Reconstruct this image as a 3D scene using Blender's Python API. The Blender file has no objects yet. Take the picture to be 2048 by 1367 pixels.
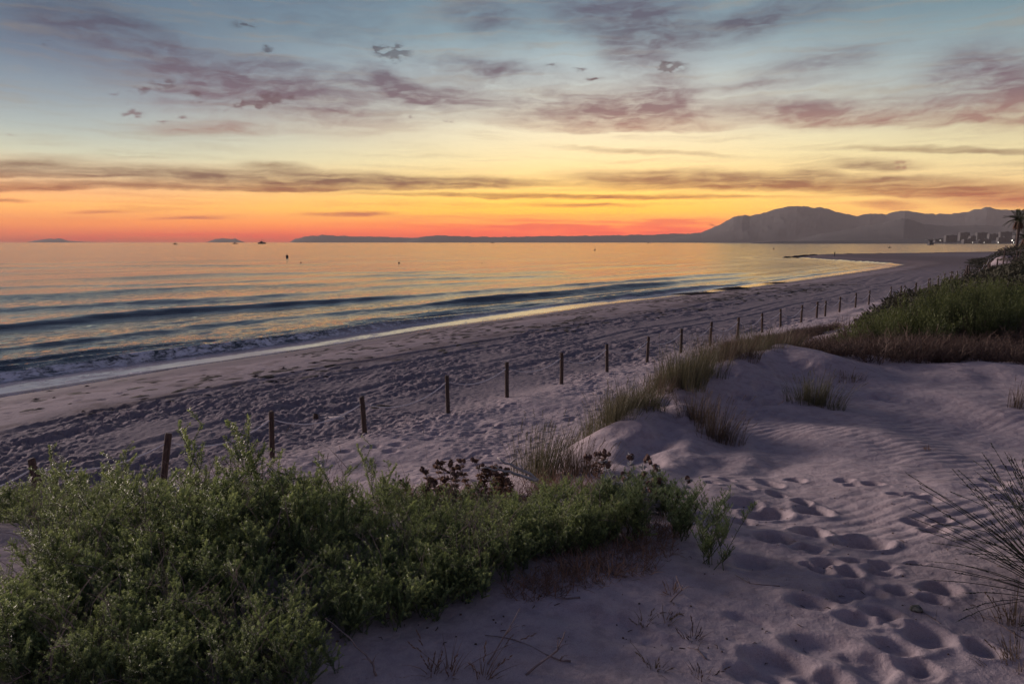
import bpy, bmesh, math, random
import numpy as np
from mathutils import Vector, Matrix, noise as mnoise
R = math.radians
EXPO = 0.2; HAZE = 6e-5; HAZE_TOP = 470.0
random.seed(7); rng = np.random.default_rng(7)
scene = bpy.context.scene
COL = scene.collection

# ------------------------------------------------------------------ camera
CAM_Z = 4.4
FPX = 1422.0
PITCH = math.atan((683.5 - 484.0) / FPX)
cam_d = bpy.data.cameras.new('camera'); cam = bpy.data.objects.new('camera', cam_d); COL.objects.link(cam)
cam.location = (0, 0, CAM_Z); cam.rotation_euler = (math.pi / 2 - PITCH, 0, 0)
cam_d.sensor_width = 36; cam_d.lens = 25.0; cam_d.clip_start = 0.05; cam_d.clip_end = 60000
scene.camera = cam
scene.view_settings.view_transform = 'Standard'; scene.view_settings.look = 'None'
scene.view_settings.exposure = EXPO; scene.view_settings.gamma = 1.0
scene.view_settings.use_curve_mapping = False
scene.cycles.max_bounces = 6; scene.cycles.diffuse_bounces = 3; scene.cycles.glossy_bounces = 3
scene.cycles.transmission_bounces = 3; scene.cycles.transparent_max_bounces = 8
scene.cycles.use_denoising = True

def ray(px, py):
    """world direction, per metre of forward (y) distance, of a place measured on the photograph"""
    x = (px - 1024) / FPX; v = (683.5 - py) / FPX
    c, s = math.cos(PITCH), math.sin(PITCH)
    dy = c + v * s; dz = -s + v * c
    return x / dy, dz / dy
def P(px, py, Y):
    a, b = ray(px, py); return Vector((a * Y, Y, CAM_Z + b * Y))
def PZ(px, py, z):
    a, b = ray(px, py); Y = (z - CAM_Z) / b; return Vector((a * Y, Y, z))
def azel(px, py):
    a, b = ray(px, py)
    return math.degrees(math.atan2(a, 1)), math.degrees(math.atan2(b, math.hypot(a, 1)))

def _lin(c):
    return tuple((v / 255 / 12.92) if v <= 10 else ((v / 255 + .055) / 1.055) ** 2.4 for v in c)

def lin(c, el=90.0):
    """the sky's own colour at an elevation, given the colour it shows through the evening haze"""
    T = math.exp(-HAZE * min(12900.0, HAZE_TOP / max(math.sin(math.radians(max(el, .01))), 1e-4)))
    return tuple(max(0.01, (v / 2 ** EXPO - g * (1 - T)) / T) for v, g in zip(_lin(c), (.17, .13, .125)))

# ------------------------------------------------------------------ node maths
class S:
    """a socket with arithmetic"""
    def __init__(s, nt, k): s.nt, s.k = nt, k
    def _m(s, op, *a, clamp=False):
        n = s.nt.nodes.new('ShaderNodeMath'); n.operation = op; n.use_clamp = clamp
        for i, v in enumerate((s,) + a):
            if isinstance(v, S): s.nt.links.new(v.k, n.inputs[i])
            else: n.inputs[i].default_value = v
        return S(s.nt, n.outputs[0])
    def __add__(s, o): return s._m('ADD', o)
    __radd__ = __add__
    def __mul__(s, o): return s._m('MULTIPLY', o)
    __rmul__ = __mul__
    def __sub__(s, o): return s._m('SUBTRACT', o)
    def __rsub__(s, o): return (s * -1.0) + o
    def __truediv__(s, o): return s._m('DIVIDE', o)
    def pow(s, o): return s._m('POWER', o)
    def max(s, o): return s._m('MAXIMUM', o)
    def min(s, o): return s._m('MINIMUM', o)
    def exp(s): return s._m('EXPONENT')
    def abs(s): return s._m('ABSOLUTE')
    def sat(s): return s._m('ADD', 0.0, clamp=True)
    def ss(s, a, b, lo=0.0, hi=1.0):
        n = s.nt.nodes.new('ShaderNodeMapRange'); n.interpolation_type = 'SMOOTHSTEP'
        s.nt.links.new(s.k, n.inputs['Value'])
        for nm, v in (('From Min', a), ('From Max', b), ('To Min', lo), ('To Max', hi)): n.inputs[nm].default_value = v
        return S(s.nt, n.outputs[0])
def combine(nt, x, y, z=0.0):
    n = nt.nodes.new('ShaderNodeCombineXYZ')
    for i, v in enumerate((x, y, z)):
        if isinstance(v, S): nt.links.new(v.k, n.inputs[i])
        else: n.inputs[i].default_value = v
    return n.outputs[0]
def noise(nt, vec, scale, detail=4, rough=0.5, dist=0.0, out='Fac', lac=2.0):
    n = nt.nodes.new('ShaderNodeTexNoise'); n.inputs['Scale'].default_value = scale
    n.inputs['Detail'].default_value = detail; n.inputs['Roughness'].default_value = rough
    n.inputs['Distortion'].default_value = dist; n.inputs['Lacunarity'].default_value = lac
    if vec is not None: nt.links.new(vec, n.inputs['Vector'])
    return S(nt, n.outputs[out])
def ramp(nt, fac, stops, mode='LINEAR'):
    n = nt.nodes.new('ShaderNodeValToRGB'); cr = n.color_ramp; cr.interpolation = mode
    while len(cr.elements) < len(stops): cr.elements.new(0.5)
    for e, (p, c) in zip(cr.elements, stops): e.position = p; e.color = tuple(c) + (1,)
    nt.links.new(fac.k, n.inputs[0]); return n.outputs[0]
def mixc(nt, f, a, b, mode='MIX'):
    n = nt.nodes.new('ShaderNodeMix'); n.data_type = 'RGBA'; n.blend_type = mode
    for i, v in ((0, f), (6, a), (7, b)):
        if isinstance(v, S): nt.links.new(v.k, n.inputs[i])
        elif isinstance(v, (float, int)): n.inputs[i].default_value = v
        elif isinstance(v, tuple): n.inputs[i].default_value = tuple(v[:3]) + (1,)
        else: nt.links.new(v, n.inputs[i])
    return n.outputs[2]

# ------------------------------------------------------------------ sky
SUN_AZ = 9.0
world = bpy.data.worlds.new('World'); scene.world = world; world.use_nodes = True
def build_sky():
    nt = world.node_tree; nt.nodes.clear()
    out = nt.nodes.new('ShaderNodeOutputWorld'); bg = nt.nodes.new('ShaderNodeBackground')
    nt.links.new(bg.outputs[0], out.inputs[0])
    tc = nt.nodes.new('ShaderNodeTexCoord'); sp = nt.nodes.new('ShaderNodeSeparateXYZ')
    nrm = nt.nodes.new('ShaderNodeVectorMath'); nrm.operation = 'NORMALIZE'
    nt.links.new(tc.outputs['Generated'], nrm.inputs[0]); nt.links.new(nrm.outputs[0], sp.inputs[0])
    x, y, z = (S(nt, sp.outputs[i]) for i in range(3))
    D = 180 / math.pi
    az = x._m('ARCTAN2', y) * D
    el = z._m('ARCSINE') * D
    elp = el.max(0.0)
    fac = (elp / 90.0).pow(0.5)
    def pos(py, px=1024): return math.sqrt(max(azel(px, py)[1], 0.0) / 90)
    def column(px, rows, zen):
        st = []
        for py, c in sorted(rows, reverse=True): st.append((pos(py, px), lin(c, azel(px, py)[1])))
        st += zen
        return ramp(nt, fac, st)
    zen = [(0.53, lin((84, 98, 128))), (0.66, lin((68, 78, 112))), (0.85, lin((56, 62, 96))), (1.0, lin((52, 58, 90)))]
    left = column(80, [(489, (170, 108, 92)), (478, (186, 100, 72)), (462, (226, 122, 66)), (440, (252, 152, 80)), (410, (255, 182, 104)),
                       (380, (250, 184, 126)), (345, (230, 200, 158)), (300, (206, 204, 180)), (250, (176, 184, 180)),
                       (190, (146, 158, 168)), (100, (112, 128, 148)), (10, (98, 118, 138))], zen)
    mid = column(1100, [(484, (182, 92, 70)), (474, (220, 96, 50)), (460, (248, 112, 50)), (444, (255, 156, 58)), (424, (255, 190, 72)),
                        (400, (255, 208, 96)), (365, (252, 214, 136)), (320, (246, 226, 172)), (262, (238, 228, 196)),
                        (210, (206, 208, 196)), (140, (176, 192, 196)), (70, (134, 160, 172)), (5, (116, 144, 160))], zen)
    right = column(1950, [(487, (190, 118, 90)), (460, (240, 150, 84)), (430, (252, 188, 104)), (400, (248, 196, 124)), (350, (236, 206, 150)),
                          (300, (230, 214, 166)), (255, (222, 214, 176)), (200, (184, 190, 180)), (140, (164, 178, 180)),
                          (70, (138, 160, 168)), (5, (114, 140, 152))], zen)
    back = ramp(nt, fac, [(0.0, lin((82, 78, 104))), (0.2, lin((104, 92, 118))), (0.4, lin((112, 104, 136)))] + zen)
    c = mixc(nt, az.ss(-34, 4), left, mid)
    c = mixc(nt, az.ss(6, 36), c, right)
    c = mixc(nt, (az - SUN_AZ).abs().ss(45, 130), c, back)

    # --- clouds ; coordinates warped by noise so no edge is ruled
    v0 = combine(nt, az * 0.055, el * 0.16)
    wn = nt.nodes.new('ShaderNodeTexNoise'); wn.inputs['Scale'].default_value = 1.6; wn.inputs['Detail'].default_value = 5
    nt.links.new(v0, wn.inputs['Vector'])
    ws = nt.nodes.new('ShaderNodeSeparateColor'); nt.links.new(wn.outputs['Color'], ws.inputs[0])
    wx = (S(nt, ws.outputs[0]) - 0.5); wy = (S(nt, ws.outputs[1]) - 0.5)
    wf = noise(nt, combine(nt, az * 0.30, el * 1.1, 4.0), 1.5, 5, 0.6) - 0.5
    wamp = el.ss(1.0, 9.0, 0.35, 1.0)
    azw = az + wx * 3.5
    elw = el + (wy * 1.7 + wf * 0.75) * wamp
    # wisps: fibres, stretched along the horizon, more so low down
    wis = noise(nt, combine(nt, azw * 0.12, elw * 0.62, 1.7), 2.2, 8, 0.62, 0.5)
    fib = noise(nt, combine(nt, (azw * 0.09) + elw * 0.05, elw * 1.5, 9.0), 2.0, 6, 0.6, 0.3)
    wsm = wis.ss(0.34, 0.68); fsm = fib.ss(0.30, 0.70)

    # a streak or puff: a soft ellipse in (azimuth, elevation); flat-bottomed when down < up
    def streak(x0, y0, x1, y1, up, down, gain, vec=None, ew=None):
        vec = WV if vec is None else vec
        a0, e0 = azel(x0, y0); a1, e1 = azel(x1, y1); px = 57.3 / FPX
        n = nt.nodes.new('ShaderNodeMapping'); n.vector_type = 'TEXTURE'; nt.links.new(vec, n.inputs['Vector'])
        n.inputs['Location'].default_value = ((a0 + a1) / 2, (e0 + e1) / 2, 0)
        n.inputs['Rotation'].default_value = (0, 0, math.atan2(e1 - e0, a1 - a0))
        n.inputs['Scale'].default_value = (math.hypot(a1 - a0, e1 - e0) / 2 * 1.35, up * px * 2.1, 1)
        o = n.outputs[0]
        if down < up * 0.7:
            sp_ = nt.nodes.new('ShaderNodeSeparateXYZ'); nt.links.new(o, sp_.inputs[0]); q = S(nt, sp_.outputs[1])
            o = combine(nt, S(nt, sp_.outputs[0]), q.max(q * (-up / down)))
        gt = nt.nodes.new('ShaderNodeTexGradient'); gt.gradient_type = 'QUADRATIC_SPHERE'; nt.links.new(o, gt.inputs[0])
        return S(nt, gt.outputs['Fac']) * (gain * 2.6)
    WV = combine(nt, azw, elw)
    def total(lst):
        t = lst[0]
        for q in lst[1:]: t = t + q
        return t
    # soft high cirrus
    high = total([streak(*a) for a in (
        (60, 0, 430, 130, 26, 30, 1.0), (120, 120, 760, 185, 38, 40, .62), (640, 150, 1000, 212, 14, 26, .9), (700, 118, 900, 215, 16, 16, .85),
        (1050, -10, 1420, 90, 60, 36, 1.35), (1180, 95, 1330, 90, 50, 34, .8), (1330, 80, 1750, -20, 20, 24, .9), (820, 120, 1150, 150, 14, 10, .6),
        (760, 150, 1060, 205, 20, 20, .5), (1250, 160, 1420, 210, 40, 26, .7), (1500, 150, 1800, 90, 18, 14, .5), (1800, 150, 2150, 130, 40, 26, .7),
        (1350, 175, 1700, 155, 8, 8, .55), (1850, 180, 2200, 190, 34, 24, .75), (240, 255, 620, 258, 12, 8, .55), (-100, 30, 260, 60, 60, 40, .35),
        (880, 20, 1080, 60, 26, 20, .55), (1480, 240, 2600, 238, 26, 5, .95), (1460, 205, 1760, 238, 16, 14, 1.1), (900, 240, 1500, 236, 44, 12, .95),
        (1040, 262, 1500, 252, 8, 3, .7), (1600, 215, 2500, 215, 34, 26, .4), (450, 190, 900, 235, 36, 30, .45))])
    # low bands: flat undersides, feathered tops
    low = total([streak(*a) for a in (
        (-500, 382, 260, 372, 9, 3, .8), (120, 372, 1120, 372, 17, 4, 1.0), (430, 365, 1080, 368, 10, 5, .8), (-300, 344, 700, 352, 12, 3, .6), (480, 330, 640, 350, 9, 8, .6),
        (1130, 350, 1560, 376, 13, 6, 1.0), (1150, 372, 1700, 372, 20, 6, .75), (1400, 360, 2300, 400, 15, 7, 1.1), (1560, 350, 1700, 365, 16, 9, .8),
        (720, 389, 1540, 395, 4, 2.5, .9), (1650, 328, 1850, 336, 9, 6, .6), (1650, 296, 2400, 312, 5, 3, .75), (1100, 293, 1500, 312, 4, 3, .3),
        (600, 428, 800, 427, 4, 2.5, .8), (120, 421, 260, 421, 3, 2, .5), (1700, 409, 1850, 411, 7, 4, .6), (1850, 405, 2300, 405, 14, 6, .5),
        (-100, 398, 60, 399, 3, 2, .5), (1040, 411, 1300, 411, 3, 2, .45), (300, 437, 480, 437, 3, 2, .4), (-200, 330, 220, 326, 9, 6, .45))])
    red = total([streak(*a) for a in ((700, 452, 1500, 448, 12, 8, .9), (900, 466, 1620, 466, 10, 7, .9), (-400, 470, 1000, 474, 8, 8, .35), (1150, 440, 1520, 441, 4, 3, .7))])
    # small dark puffs, ragged
    pf = noise(nt, combine(nt, az * 0.62, el * 1.35, 3.0), 1.9, 4, 0.52)
    pw = (pf - 0.5)
    pa = az + pw * 1.0; pe = el + (noise(nt, combine(nt, az * 0.8, el * 1.6, 7.0), 2.0, 4, 0.55) - 0.5) * 0.7
    puffs = []; PV = combine(nt, pa, pe)
    for (cx, cy, w, h, gn) in ((790, 104, 44, 14, 1.2), (752, 100, 22, 6, .8), (1342, 134, 46, 9, 1.3), (1192, 158, 22, 4, 1.1), (492, 48, 34, 7, .8), (538, 99, 16, 5, .8),
                               (332, 168, 34, 7, 1.1), (285, 180, 36, 5, .75), (540, 198, 42, 11, 1.2), (482, 208, 34, 7, .95), (268, 228, 28, 6, 1.1), (392, 188, 26, 5, .8),
                               (398, 205, 18, 4, .8), (370, 152, 22, 4, .6), (1102, 131, 18, 3, .6), (1162, 138, 22, 3, .6), (585, 194, 10, 5, .8), (330, 216, 12, 4, .5),
                               (518, 214, 16, 4, .8), (230, 188, 20, 4, .45), (820, 233, 22, 3, .4), (898, 242, 20, 2, .4), (95, 85, 16, 5, .5), (330, 245, 22, 3, .4),
                               (366, 236, 20, 3, .45), (1430, 451, 18, 3, .7), (250, 205, 16, 4, .4), (445, 220, 20, 3, .5), (20, 270, 16, 2, .5), (1805, 330, 34, 8, .55)):
        puffs.append(streak(cx - w, cy, cx + w, cy, h, h * 0.8, gn, PV))
    puff = total(puffs)
    puff = (puff * pf.ss(0.38, 0.60, 0.05, 1.2)).ss(0.02, 1.5) * (wsm * .3 + .75)
    # broad thin veil everywhere high up (also outside the frame)
    veil = noise(nt, combine(nt, azw * 0.035, elw * 0.10, 5.0), 1.7, 7, 0.6, 0.7).ss(0.44, 0.72) * el.ss(6.5, 11.0) 
    def soft(t): return (t * -1.15).exp() * -1.0 + 1.0
    diag = noise(nt, combine(nt, (azw * 0.22) + elw * 0.25, elw * 0.7 - azw * 0.12, 6.0), 1.7, 5, 0.58, 0.6).ss(0.32, 0.66)
    tex = wsm * 0.45 + fsm * 0.22 + diag * 0.48
    aH = (soft(high) * (tex * 0.85 + 0.32) + veil * tex * 0.42).sat()
    aL = (soft(low * 2.0) * (fsm * 0.45 + diag * 0.25 + 0.45)).sat()
    aR = (red * fib.ss(0.38, 0.62)).sat()
    haz = noise(nt, combine(nt, azw * 0.05, elw * 1.1, 2.0), 2.0, 6, 0.6).ss(0.45, 0.75) * el.ss(0.5, 2.0)
    ccH = ramp(nt, fac, [(pos(330), lin((176, 140, 118), azel(1024, 330)[1])), (pos(262), lin((146, 108, 106), azel(1024, 262)[1])), (pos(225), lin((116, 92, 104), azel(1024, 225)[1])),
                         (pos(150), lin((98, 88, 104), azel(1024, 150)[1])), (pos(70), lin((78, 82, 102), azel(1024, 70)[1])), (0.5, lin((88, 90, 116))), (0.8, lin((80, 82, 116)))])
    ccL = ramp(nt, fac, [(pos(470), lin((176, 84, 64), azel(1024, 470)[1])), (pos(430), lin((176, 96, 56), azel(1024, 430)[1])), (pos(392), lin((146, 88, 62), azel(1024, 392)[1])), (pos(365), lin((118, 84, 76), azel(1024, 365)[1])), (pos(330), lin((160, 136, 108), azel(1024, 330)[1]))])
    c = mixc(nt, haz * 0.30, c, ccL)
    c = mixc(nt, aH * 0.92, c, ccH)
    c = mixc(nt, aL * 0.95, c, ccL)
    c = mixc(nt, aR * 0.7, c, lin((214, 62, 34), 1.2))
    c = mixc(nt, puff * 0.85, c, ramp(nt, fac, [(pos(450), lin((150, 80, 60), azel(1024, 450)[1])), (pos(230), lin((110, 84, 92), azel(1024, 230)[1])), (pos(120), lin((70, 70, 84), azel(1024, 120)[1]))]))
    # physical twilight sky adds its own faint glow
    sky = nt.nodes.new('ShaderNodeTexSky'); sky.sky_type = 'NISHITA'; sky.sun_disc = False
    sky.sun_elevation = R(1.0); sky.sun_rotation = R(SUN_AZ); sky.air_density = 1.0; sky.dust_density = 1.5
    c = mixc(nt, 0.012, c, sky.outputs[0], 'ADD')
    nt.links.new(c, bg.inputs['Color']); bg.inputs['Strength'].default_value = 1.0
    world.cycles.sampling_method = 'MANUAL'; world.cycles.sample_map_resolution = 512
build_sky()

# afterglow of the set sun
sl = bpy.data.lights.new('sun', 'SUN'); sl.energy = 3.4; sl.angle = R(15); sl.color = (1.0, 0.80, 0.76)
so = bpy.data.objects.new('sun', sl); COL.objects.link(so)
_d = Vector((math.sin(R(-56)), math.cos(R(-56)), math.tan(R(11))))
so.rotation_euler = _d.to_track_quat('Z', 'Y').to_euler()

# ------------------------------------------------------------------ helpers for objects
def tag(o, label=None, cat=None, group=None, kind=None):
    if label: o['label'] = label
    if cat: o['category'] = cat
    if group: o['group'] = group
    if kind: o['kind'] = kind
    return o
def link(name, me, mats=None, parent=None):
    o = bpy.data.objects.new(name, me); COL.objects.link(o)
    if mats is not None and not me.materials:
        for m in (mats if isinstance(mats, (list, tuple)) else [mats]): me.materials.append(m)
    if parent is not None: o.parent = parent
    return o
def empty(name, loc, rz=0.0):
    o = bpy.data.objects.new(name, None); COL.objects.link(o); o.location = loc; o.rotation_euler.z = rz
    o.empty_display_size = 0.1; return o
class MB:
    """collects geometry for one mesh"""
    def __init__(s): s.v = []; s.f = []; s.m = []; s.c = []; s.col = 0.5
    def _av(s, pts):
        b = len(s.v); s.v += [tuple(p) for p in pts]; s.c += [s.col] * len(pts); return b
    def face(s, pts, m=0):
        b = s._av(pts); s.f.append(tuple(range(b, b + len(pts)))); s.m.append(m)
    def tube(s, pts, rad, n=5, m=0, cap=True):
        pts = [Vector(p) for p in pts]
        if not isinstance(rad, (list, tuple)): rad = [rad] * len(pts)
        ref = Vector((0.3, 0.2, 1)).normalized(); b0 = len(s.v)
        for i, p in enumerate(pts):
            d = (pts[min(i + 1, len(pts) - 1)] - pts[max(i - 1, 0)])
            d = d.normalized() if d.length > 1e-9 else Vector((0, 0, 1))
            u = d.cross(ref)
            if u.length < 1e-3: u = d.cross(Vector((1, 0, 0)))
            u.normalize(); w = d.cross(u)
            s._av([p + (u * math.cos(2 * math.pi * k / n) + w * math.sin(2 * math.pi * k / n)) * rad[i] for k in range(n)])
        for i in range(len(pts) - 1):
            for k in range(n):
                a = b0 + i * n + k; b = b0 + i * n + (k + 1) % n
                s.f.append((a, b, b + n, a + n)); s.m.append(m)
        if cap:
            s.f.append(tuple(b0 + k for k in reversed(range(n)))); s.m.append(m)
            e = b0 + (len(pts) - 1) * n
            s.f.append(tuple(e + k for k in range(n))); s.m.append(m)
    def box(s, c, h, rz=0, m=0, top=1.0):
        cx, cy, cz = c; co, si = math.cos(rz), math.sin(rz); P8 = []
        for z in (-1, 1):
            for x, y in ((-1, -1), (1, -1), (1, 1), (-1, 1)):
                k = top if z > 0 else 1.0
                X, Y = x * h[0] * k, y * h[1] * k
                P8.append((cx + X * co - Y * si, cy + X * si + Y * co, cz + z * h[2]))
        b = s._av(P8)
        for q in ((3, 2, 1, 0), (4, 5, 6, 7), (0, 1, 5, 4), (1, 2, 6, 5), (2, 3, 7, 6), (3, 0, 4, 7)):
            s.f.append(tuple(b + i for i in q)); s.m.append(m)
    def leaf(s, base, d, side, L, w, m=0, fold=0.25):
        """a folded pointed leaf: two triangles either side of the midrib"""
        d = d.normalized(); side = (side - d * side.dot(d)); side = side.normalized() if side.length > 1e-4 else Vector((1, 0, 0))
        up = side.cross(d); mid = base + d * L * 0.45
        b = s._av([base, mid + side * w + up * w * fold, base + d * L, mid - side * w + up * w * fold])
        s.f.append((b, b + 1, b + 2)); s.f.append((b, b + 2, b + 3)); s.m += [m, m]
    def blade(s, pts, w, m=0, side=None):
        """a grass blade: a narrow strip tapering to a tip"""
        pts = [Vector(p) for p in pts]; n = len(pts)
        d = pts[-1] - pts[0]
        if side is None:
            a = random.uniform(0, 6.28); side = Vector((math.cos(a), math.sin(a), 0))
        b = len(s.v)
        for i, p in enumerate(pts[:-1]):
            ww = w * (1 - 0.75 * (i / (n - 1)) ** 1.5)
            s._av([p - side * ww, p + side * ww])
        s._av([pts[-1]])
        for i in range(n - 2):
            q = b + 2 * i; s.f.append((q, q + 1, q + 3, q + 2)); s.m.append(m)
        q = b + 2 * (n - 2); s.f.append((q, q + 1, q + 2)); s.m.append(m)
    def mesh(s, name, smooth=True):
        me = bpy.data.meshes.new(name); me.from_pydata(s.v, [], s.f)
        me.polygons.foreach_set('material_index', s.m)
        if smooth: me.polygons.foreach_set('use_smooth', [True] * len(s.f))
        at = me.attributes.new('shade', 'FLOAT', 'POINT'); at.data.foreach_set('value', s.c)
        me.update(); return me
    def build(s, name, mats, parent=None, smooth=True):
        me = s.mesh(name, smooth)
        return link(name, me, mats, parent)
def principled(name):
    m = bpy.data.materials.new(name); m.use_nodes = True
    return m, m.node_tree, m.node_tree.nodes['Principled BSDF']
def bump(nt, h, dist, strength=1.0, normal=None):
    b = nt.nodes.new('ShaderNodeBump'); b.inputs['Distance'].default_value = dist; b.inputs['Strength'].default_value = strength
    nt.links.new(h.k, b.inputs['Height'])
    if normal is not None: nt.links.new(normal, b.inputs['Normal'])
    return b.outputs[0]
def attr(nt, name):
    a = nt.nodes.new('ShaderNodeAttribute'); a.attribute_name = name; return S(nt, a.outputs['Fac'])
def objco(nt):
    return nt.nodes.new('ShaderNodeTexCoord').outputs['Object']
def geopos(nt):
    return nt.nodes.new('ShaderNodeNewGeometry').outputs['Position']

# ------------------------------------------------------------------ numpy noise
def _hash(ix, iy, s):
    h = (ix.astype(np.int64) * 374761393 + iy.astype(np.int64) * 668265263 + s * 144665) & 0xffffffff
    h = ((h ^ (h >> 13)) * 1274126177) & 0xffffffff
    h = (h ^ (h >> 16)) & 0xffffffff
    return h.astype(np.float64) / 4294967295.0
def vnoise(x, y, s=0):
    ix = np.floor(x); iy = np.floor(y); fx = x - ix; fy = y - iy
    ux = fx * fx * fx * (fx * (fx * 6 - 15) + 10); uy = fy * fy * fy * (fy * (fy * 6 - 15) + 10)
    a = _hash(ix, iy, s); b = _hash(ix + 1, iy, s); c = _hash(ix, iy + 1, s); d = _hash(ix + 1, iy + 1, s)
    return (a + (b - a) * ux) * (1 - uy) + (c + (d - c) * ux) * uy - 0.5
def fbm(x, y, oct=4, s=0, g=0.5):
    t = 0; a = 1.0
    for k in range(oct):
        t = t + a * vnoise(x * 2 ** k + 17.3 * k, y * 2 ** k - 9.1 * k, s + k); a *= g
    return t
def sstep(a, b, x):
    t = np.clip((x - a) / (b - a), 0, 1); return t * t * (3 - 2 * t)
def cells(x, y, s=0, dens=1.0):
    """distance vector to the nearest scattered point, with its random number"""
    ix = np.floor(x); iy = np.floor(y); bd = np.full(x.shape, 9.0); bx = np.zeros_like(x); by = np.zeros_like(x); br = np.zeros_like(x)
    for i in (-1, 0, 1):
        for j in (-1, 0, 1):
            cx = ix + i; cy = iy + j
            px = cx + 0.15 + 0.7 * _hash(cx, cy, s + 1); py = cy + 0.15 + 0.7 * _hash(cx, cy, s + 2)
            dx = x - px; dy = y - py; d = dx * dx + dy * dy; k = d < bd
            bd = np.where(k, d, bd); bx = np.where(k, dx, bx); by = np.where(k, dy, by); br = np.where(k, _hash(cx, cy, s + 3), br)
    return bx, by, br

# ------------------------------------------------------------------ the lie of the land
SEA = -1.2
shore_px = [(0, 788), (170, 762), (342, 735), (520, 710), (700, 682), (860, 656), (1024, 634), (1200, 609), (1350, 592), (1450, 580), (1550, 567), (1650, 553), (1735, 541),
            (1775, 535), (1788, 531), (1770, 527), (1720, 524), (1640, 519), (1585, 515)]
SHORE = [(-110, -150), (-60, -50), (-31, 4)] + [tuple(PZ(px, py, SEA)[:2]) for px, py in shore_px]
SHORE += [tuple(PZ(px, py, SEA)[:2]) for px, py in ((1610, 511.5), (1700, 510), (1800, 508.5), (1900, 506.5))]
SHORE += [(520, 560), (900, 560), (900, -260), (-110, -260)]
SHORE = np.array(SHORE)
N_REAL = 3 + len(shore_px) + 4 + 1      # edges after this close the outline far away
def shore_dist(x, y):
    """metres inland (+) or offshore (-) of the waterline, and metres along the first stretch of it"""
    n = len(SHORE); best = np.full(x.shape, 1e12); inside = np.zeros(x.shape, bool)
    for i in range(n):
        ax, ay = SHORE[i]; bx, by = SHORE[(i + 1) % n]
        if i < N_REAL:
            ex, ey = bx - ax, by - ay
            t = np.clip(((x - ax) * ex + (y - ay) * ey) / (ex * ex + ey * ey), 0, 1)
            d = (x - ax - t * ex) ** 2 + (y - ay - t * ey) ** 2
            best = np.minimum(best, d)
        c = ((ay > y) != (by > y)); 
        with np.errstate(divide='ignore', invalid='ignore'):
            xi = (bx - ax) * (y - ay) / (by - ay if by != ay else 1e-9) + ax
        inside ^= (c & (x < xi))
    d = np.sqrt(best)
    return np.where(inside, d, -d)
FE = np.array((0.645, 0.765)); FE = FE / np.hypot(*FE); FN = np.array((-FE[1], FE[0])); F0 = np.array((-3.37, 16.3))
def fence_co(x, y):
    rx = x - F0[0]; ry = y - F0[1]
    return rx * FE[0] + ry * FE[1], rx * FN[0] + ry * FN[1]
CP = []
for px, py, Y in ((-300, 1367, 2.35), (200, 1367, 2.3), (600, 1367, 2.3), (1024, 1367, 2.38), (1500, 1367, 2.42), (2000, 1367, 2.48), (2500, 1367, 2.5),
                  (1300, 1200, 3.02), (1050, 1220, 2.95), (1700, 1200, 3.12), (2050, 1200, 3.12), (1200, 1150, 3.25), (1450, 1130, 3.42), (1500, 1050, 4.18), (1800, 1050, 4.2), (2100, 1040, 4.2),
                  (1700, 950, 5.35), (1430, 960, 5.3), (2000, 950, 5.35), (1500, 880, 6.7), (1900, 850, 7.3), (2300, 850, 7.0), (2048, 748, 9.5), (2500, 740, 9.5),
                  (1900, 755, 9.35), (1800, 768, 9.0), (1700, 790, 8.5), (1650, 768, 9.2), (1600, 725, 10.2), (1560, 708, 10.6), (1480, 728, 10.0), (1400, 765, 9.2), (1340, 792, 8.7), (1420, 820, 8.0),
                  (1250, 850, 7.7), (1200, 893, 7.0), (1350, 900, 6.4), (1240, 945, 5.9), (1150, 960, 5.5),
                  (20, 1085, 3.75), (-300, 1080, 3.7), (850, 1003, 5.2), (1000, 1020, 4.9), (640, 1045, 4.6), (300, 1100, 3.9)):
    CP.append(tuple(P(px, py, Y)))
CP += [(0, -1, 2.9), (0, -6, 2.9), (-6, -6, 2.8), (8, -4, 3.0), (-7, 1, 2.3), (7, 2, 2.95), (12, 6, 2.9),
       (-3.6, 6.0, 1.9), (-2.0, 7.5, 1.35), (-0.3, 7.6, 1.55), (0.6, 8.3, 1.45), (-3.5, 9, .6), (-6, 6, .9), (0.7, 10.0, 1.0), (2.0, 11.3, 1.3), (-1.2, 10, .75), (3.4, 12.9, 1.55),
       (-9, 7, .3), (-6.0, 10, .2), (-3, 12.5, .16), (0.4, 13.5, .35), (2.2, 15.2, .35), (4.5, 16.5, .7), (8, 13, 2.25), (6.2, 14, 2.05), (9, 17, 2.0), (13, 15, 2.5), (18, 17, 2.8),
       (7.2, 18.3, 1.35), (9.5, 21, 1.2), (14, 22, 2.0), (20, 24, 2.7), (13, 26, 1.3), (18, 30, 1.6), (26, 32, 2.8), (24, 40, 1.4), (33, 42, 2.9), (44, 46, 3.6),
       (42, 68, 0.5), (50, 70, 2.2), (62, 78, 3.5), (75, 80, 3.75), (60, 60, 3.9), (80, 60, 4.0), (66, 98, 2.2), (80, 110, 3.1), (95, 120, 3.6), (120, 130, 4.0),
       (110, 150, 1.8), (150, 185, 2.4), (180, 190, 3.3), (40, 0, 3.3), (30, 20, 3.1), (80, 20, 3.8), (150, 60, 4.0), (10, -40, 3.0), (-30, -60, 2.0), (80, -40, 3.6)]
for t in (-60, -30, -18, -10, -4, 0, 5, 10, 16, 23, 32, 45, 65, 90, 130, 180, 230):
    for w, z in ((-0.9, .09), (0.8, .0)):
        q = F0 + FE * t + FN * w; CP.append((q[0], q[1], z))
CP = np.array(CP)
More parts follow.
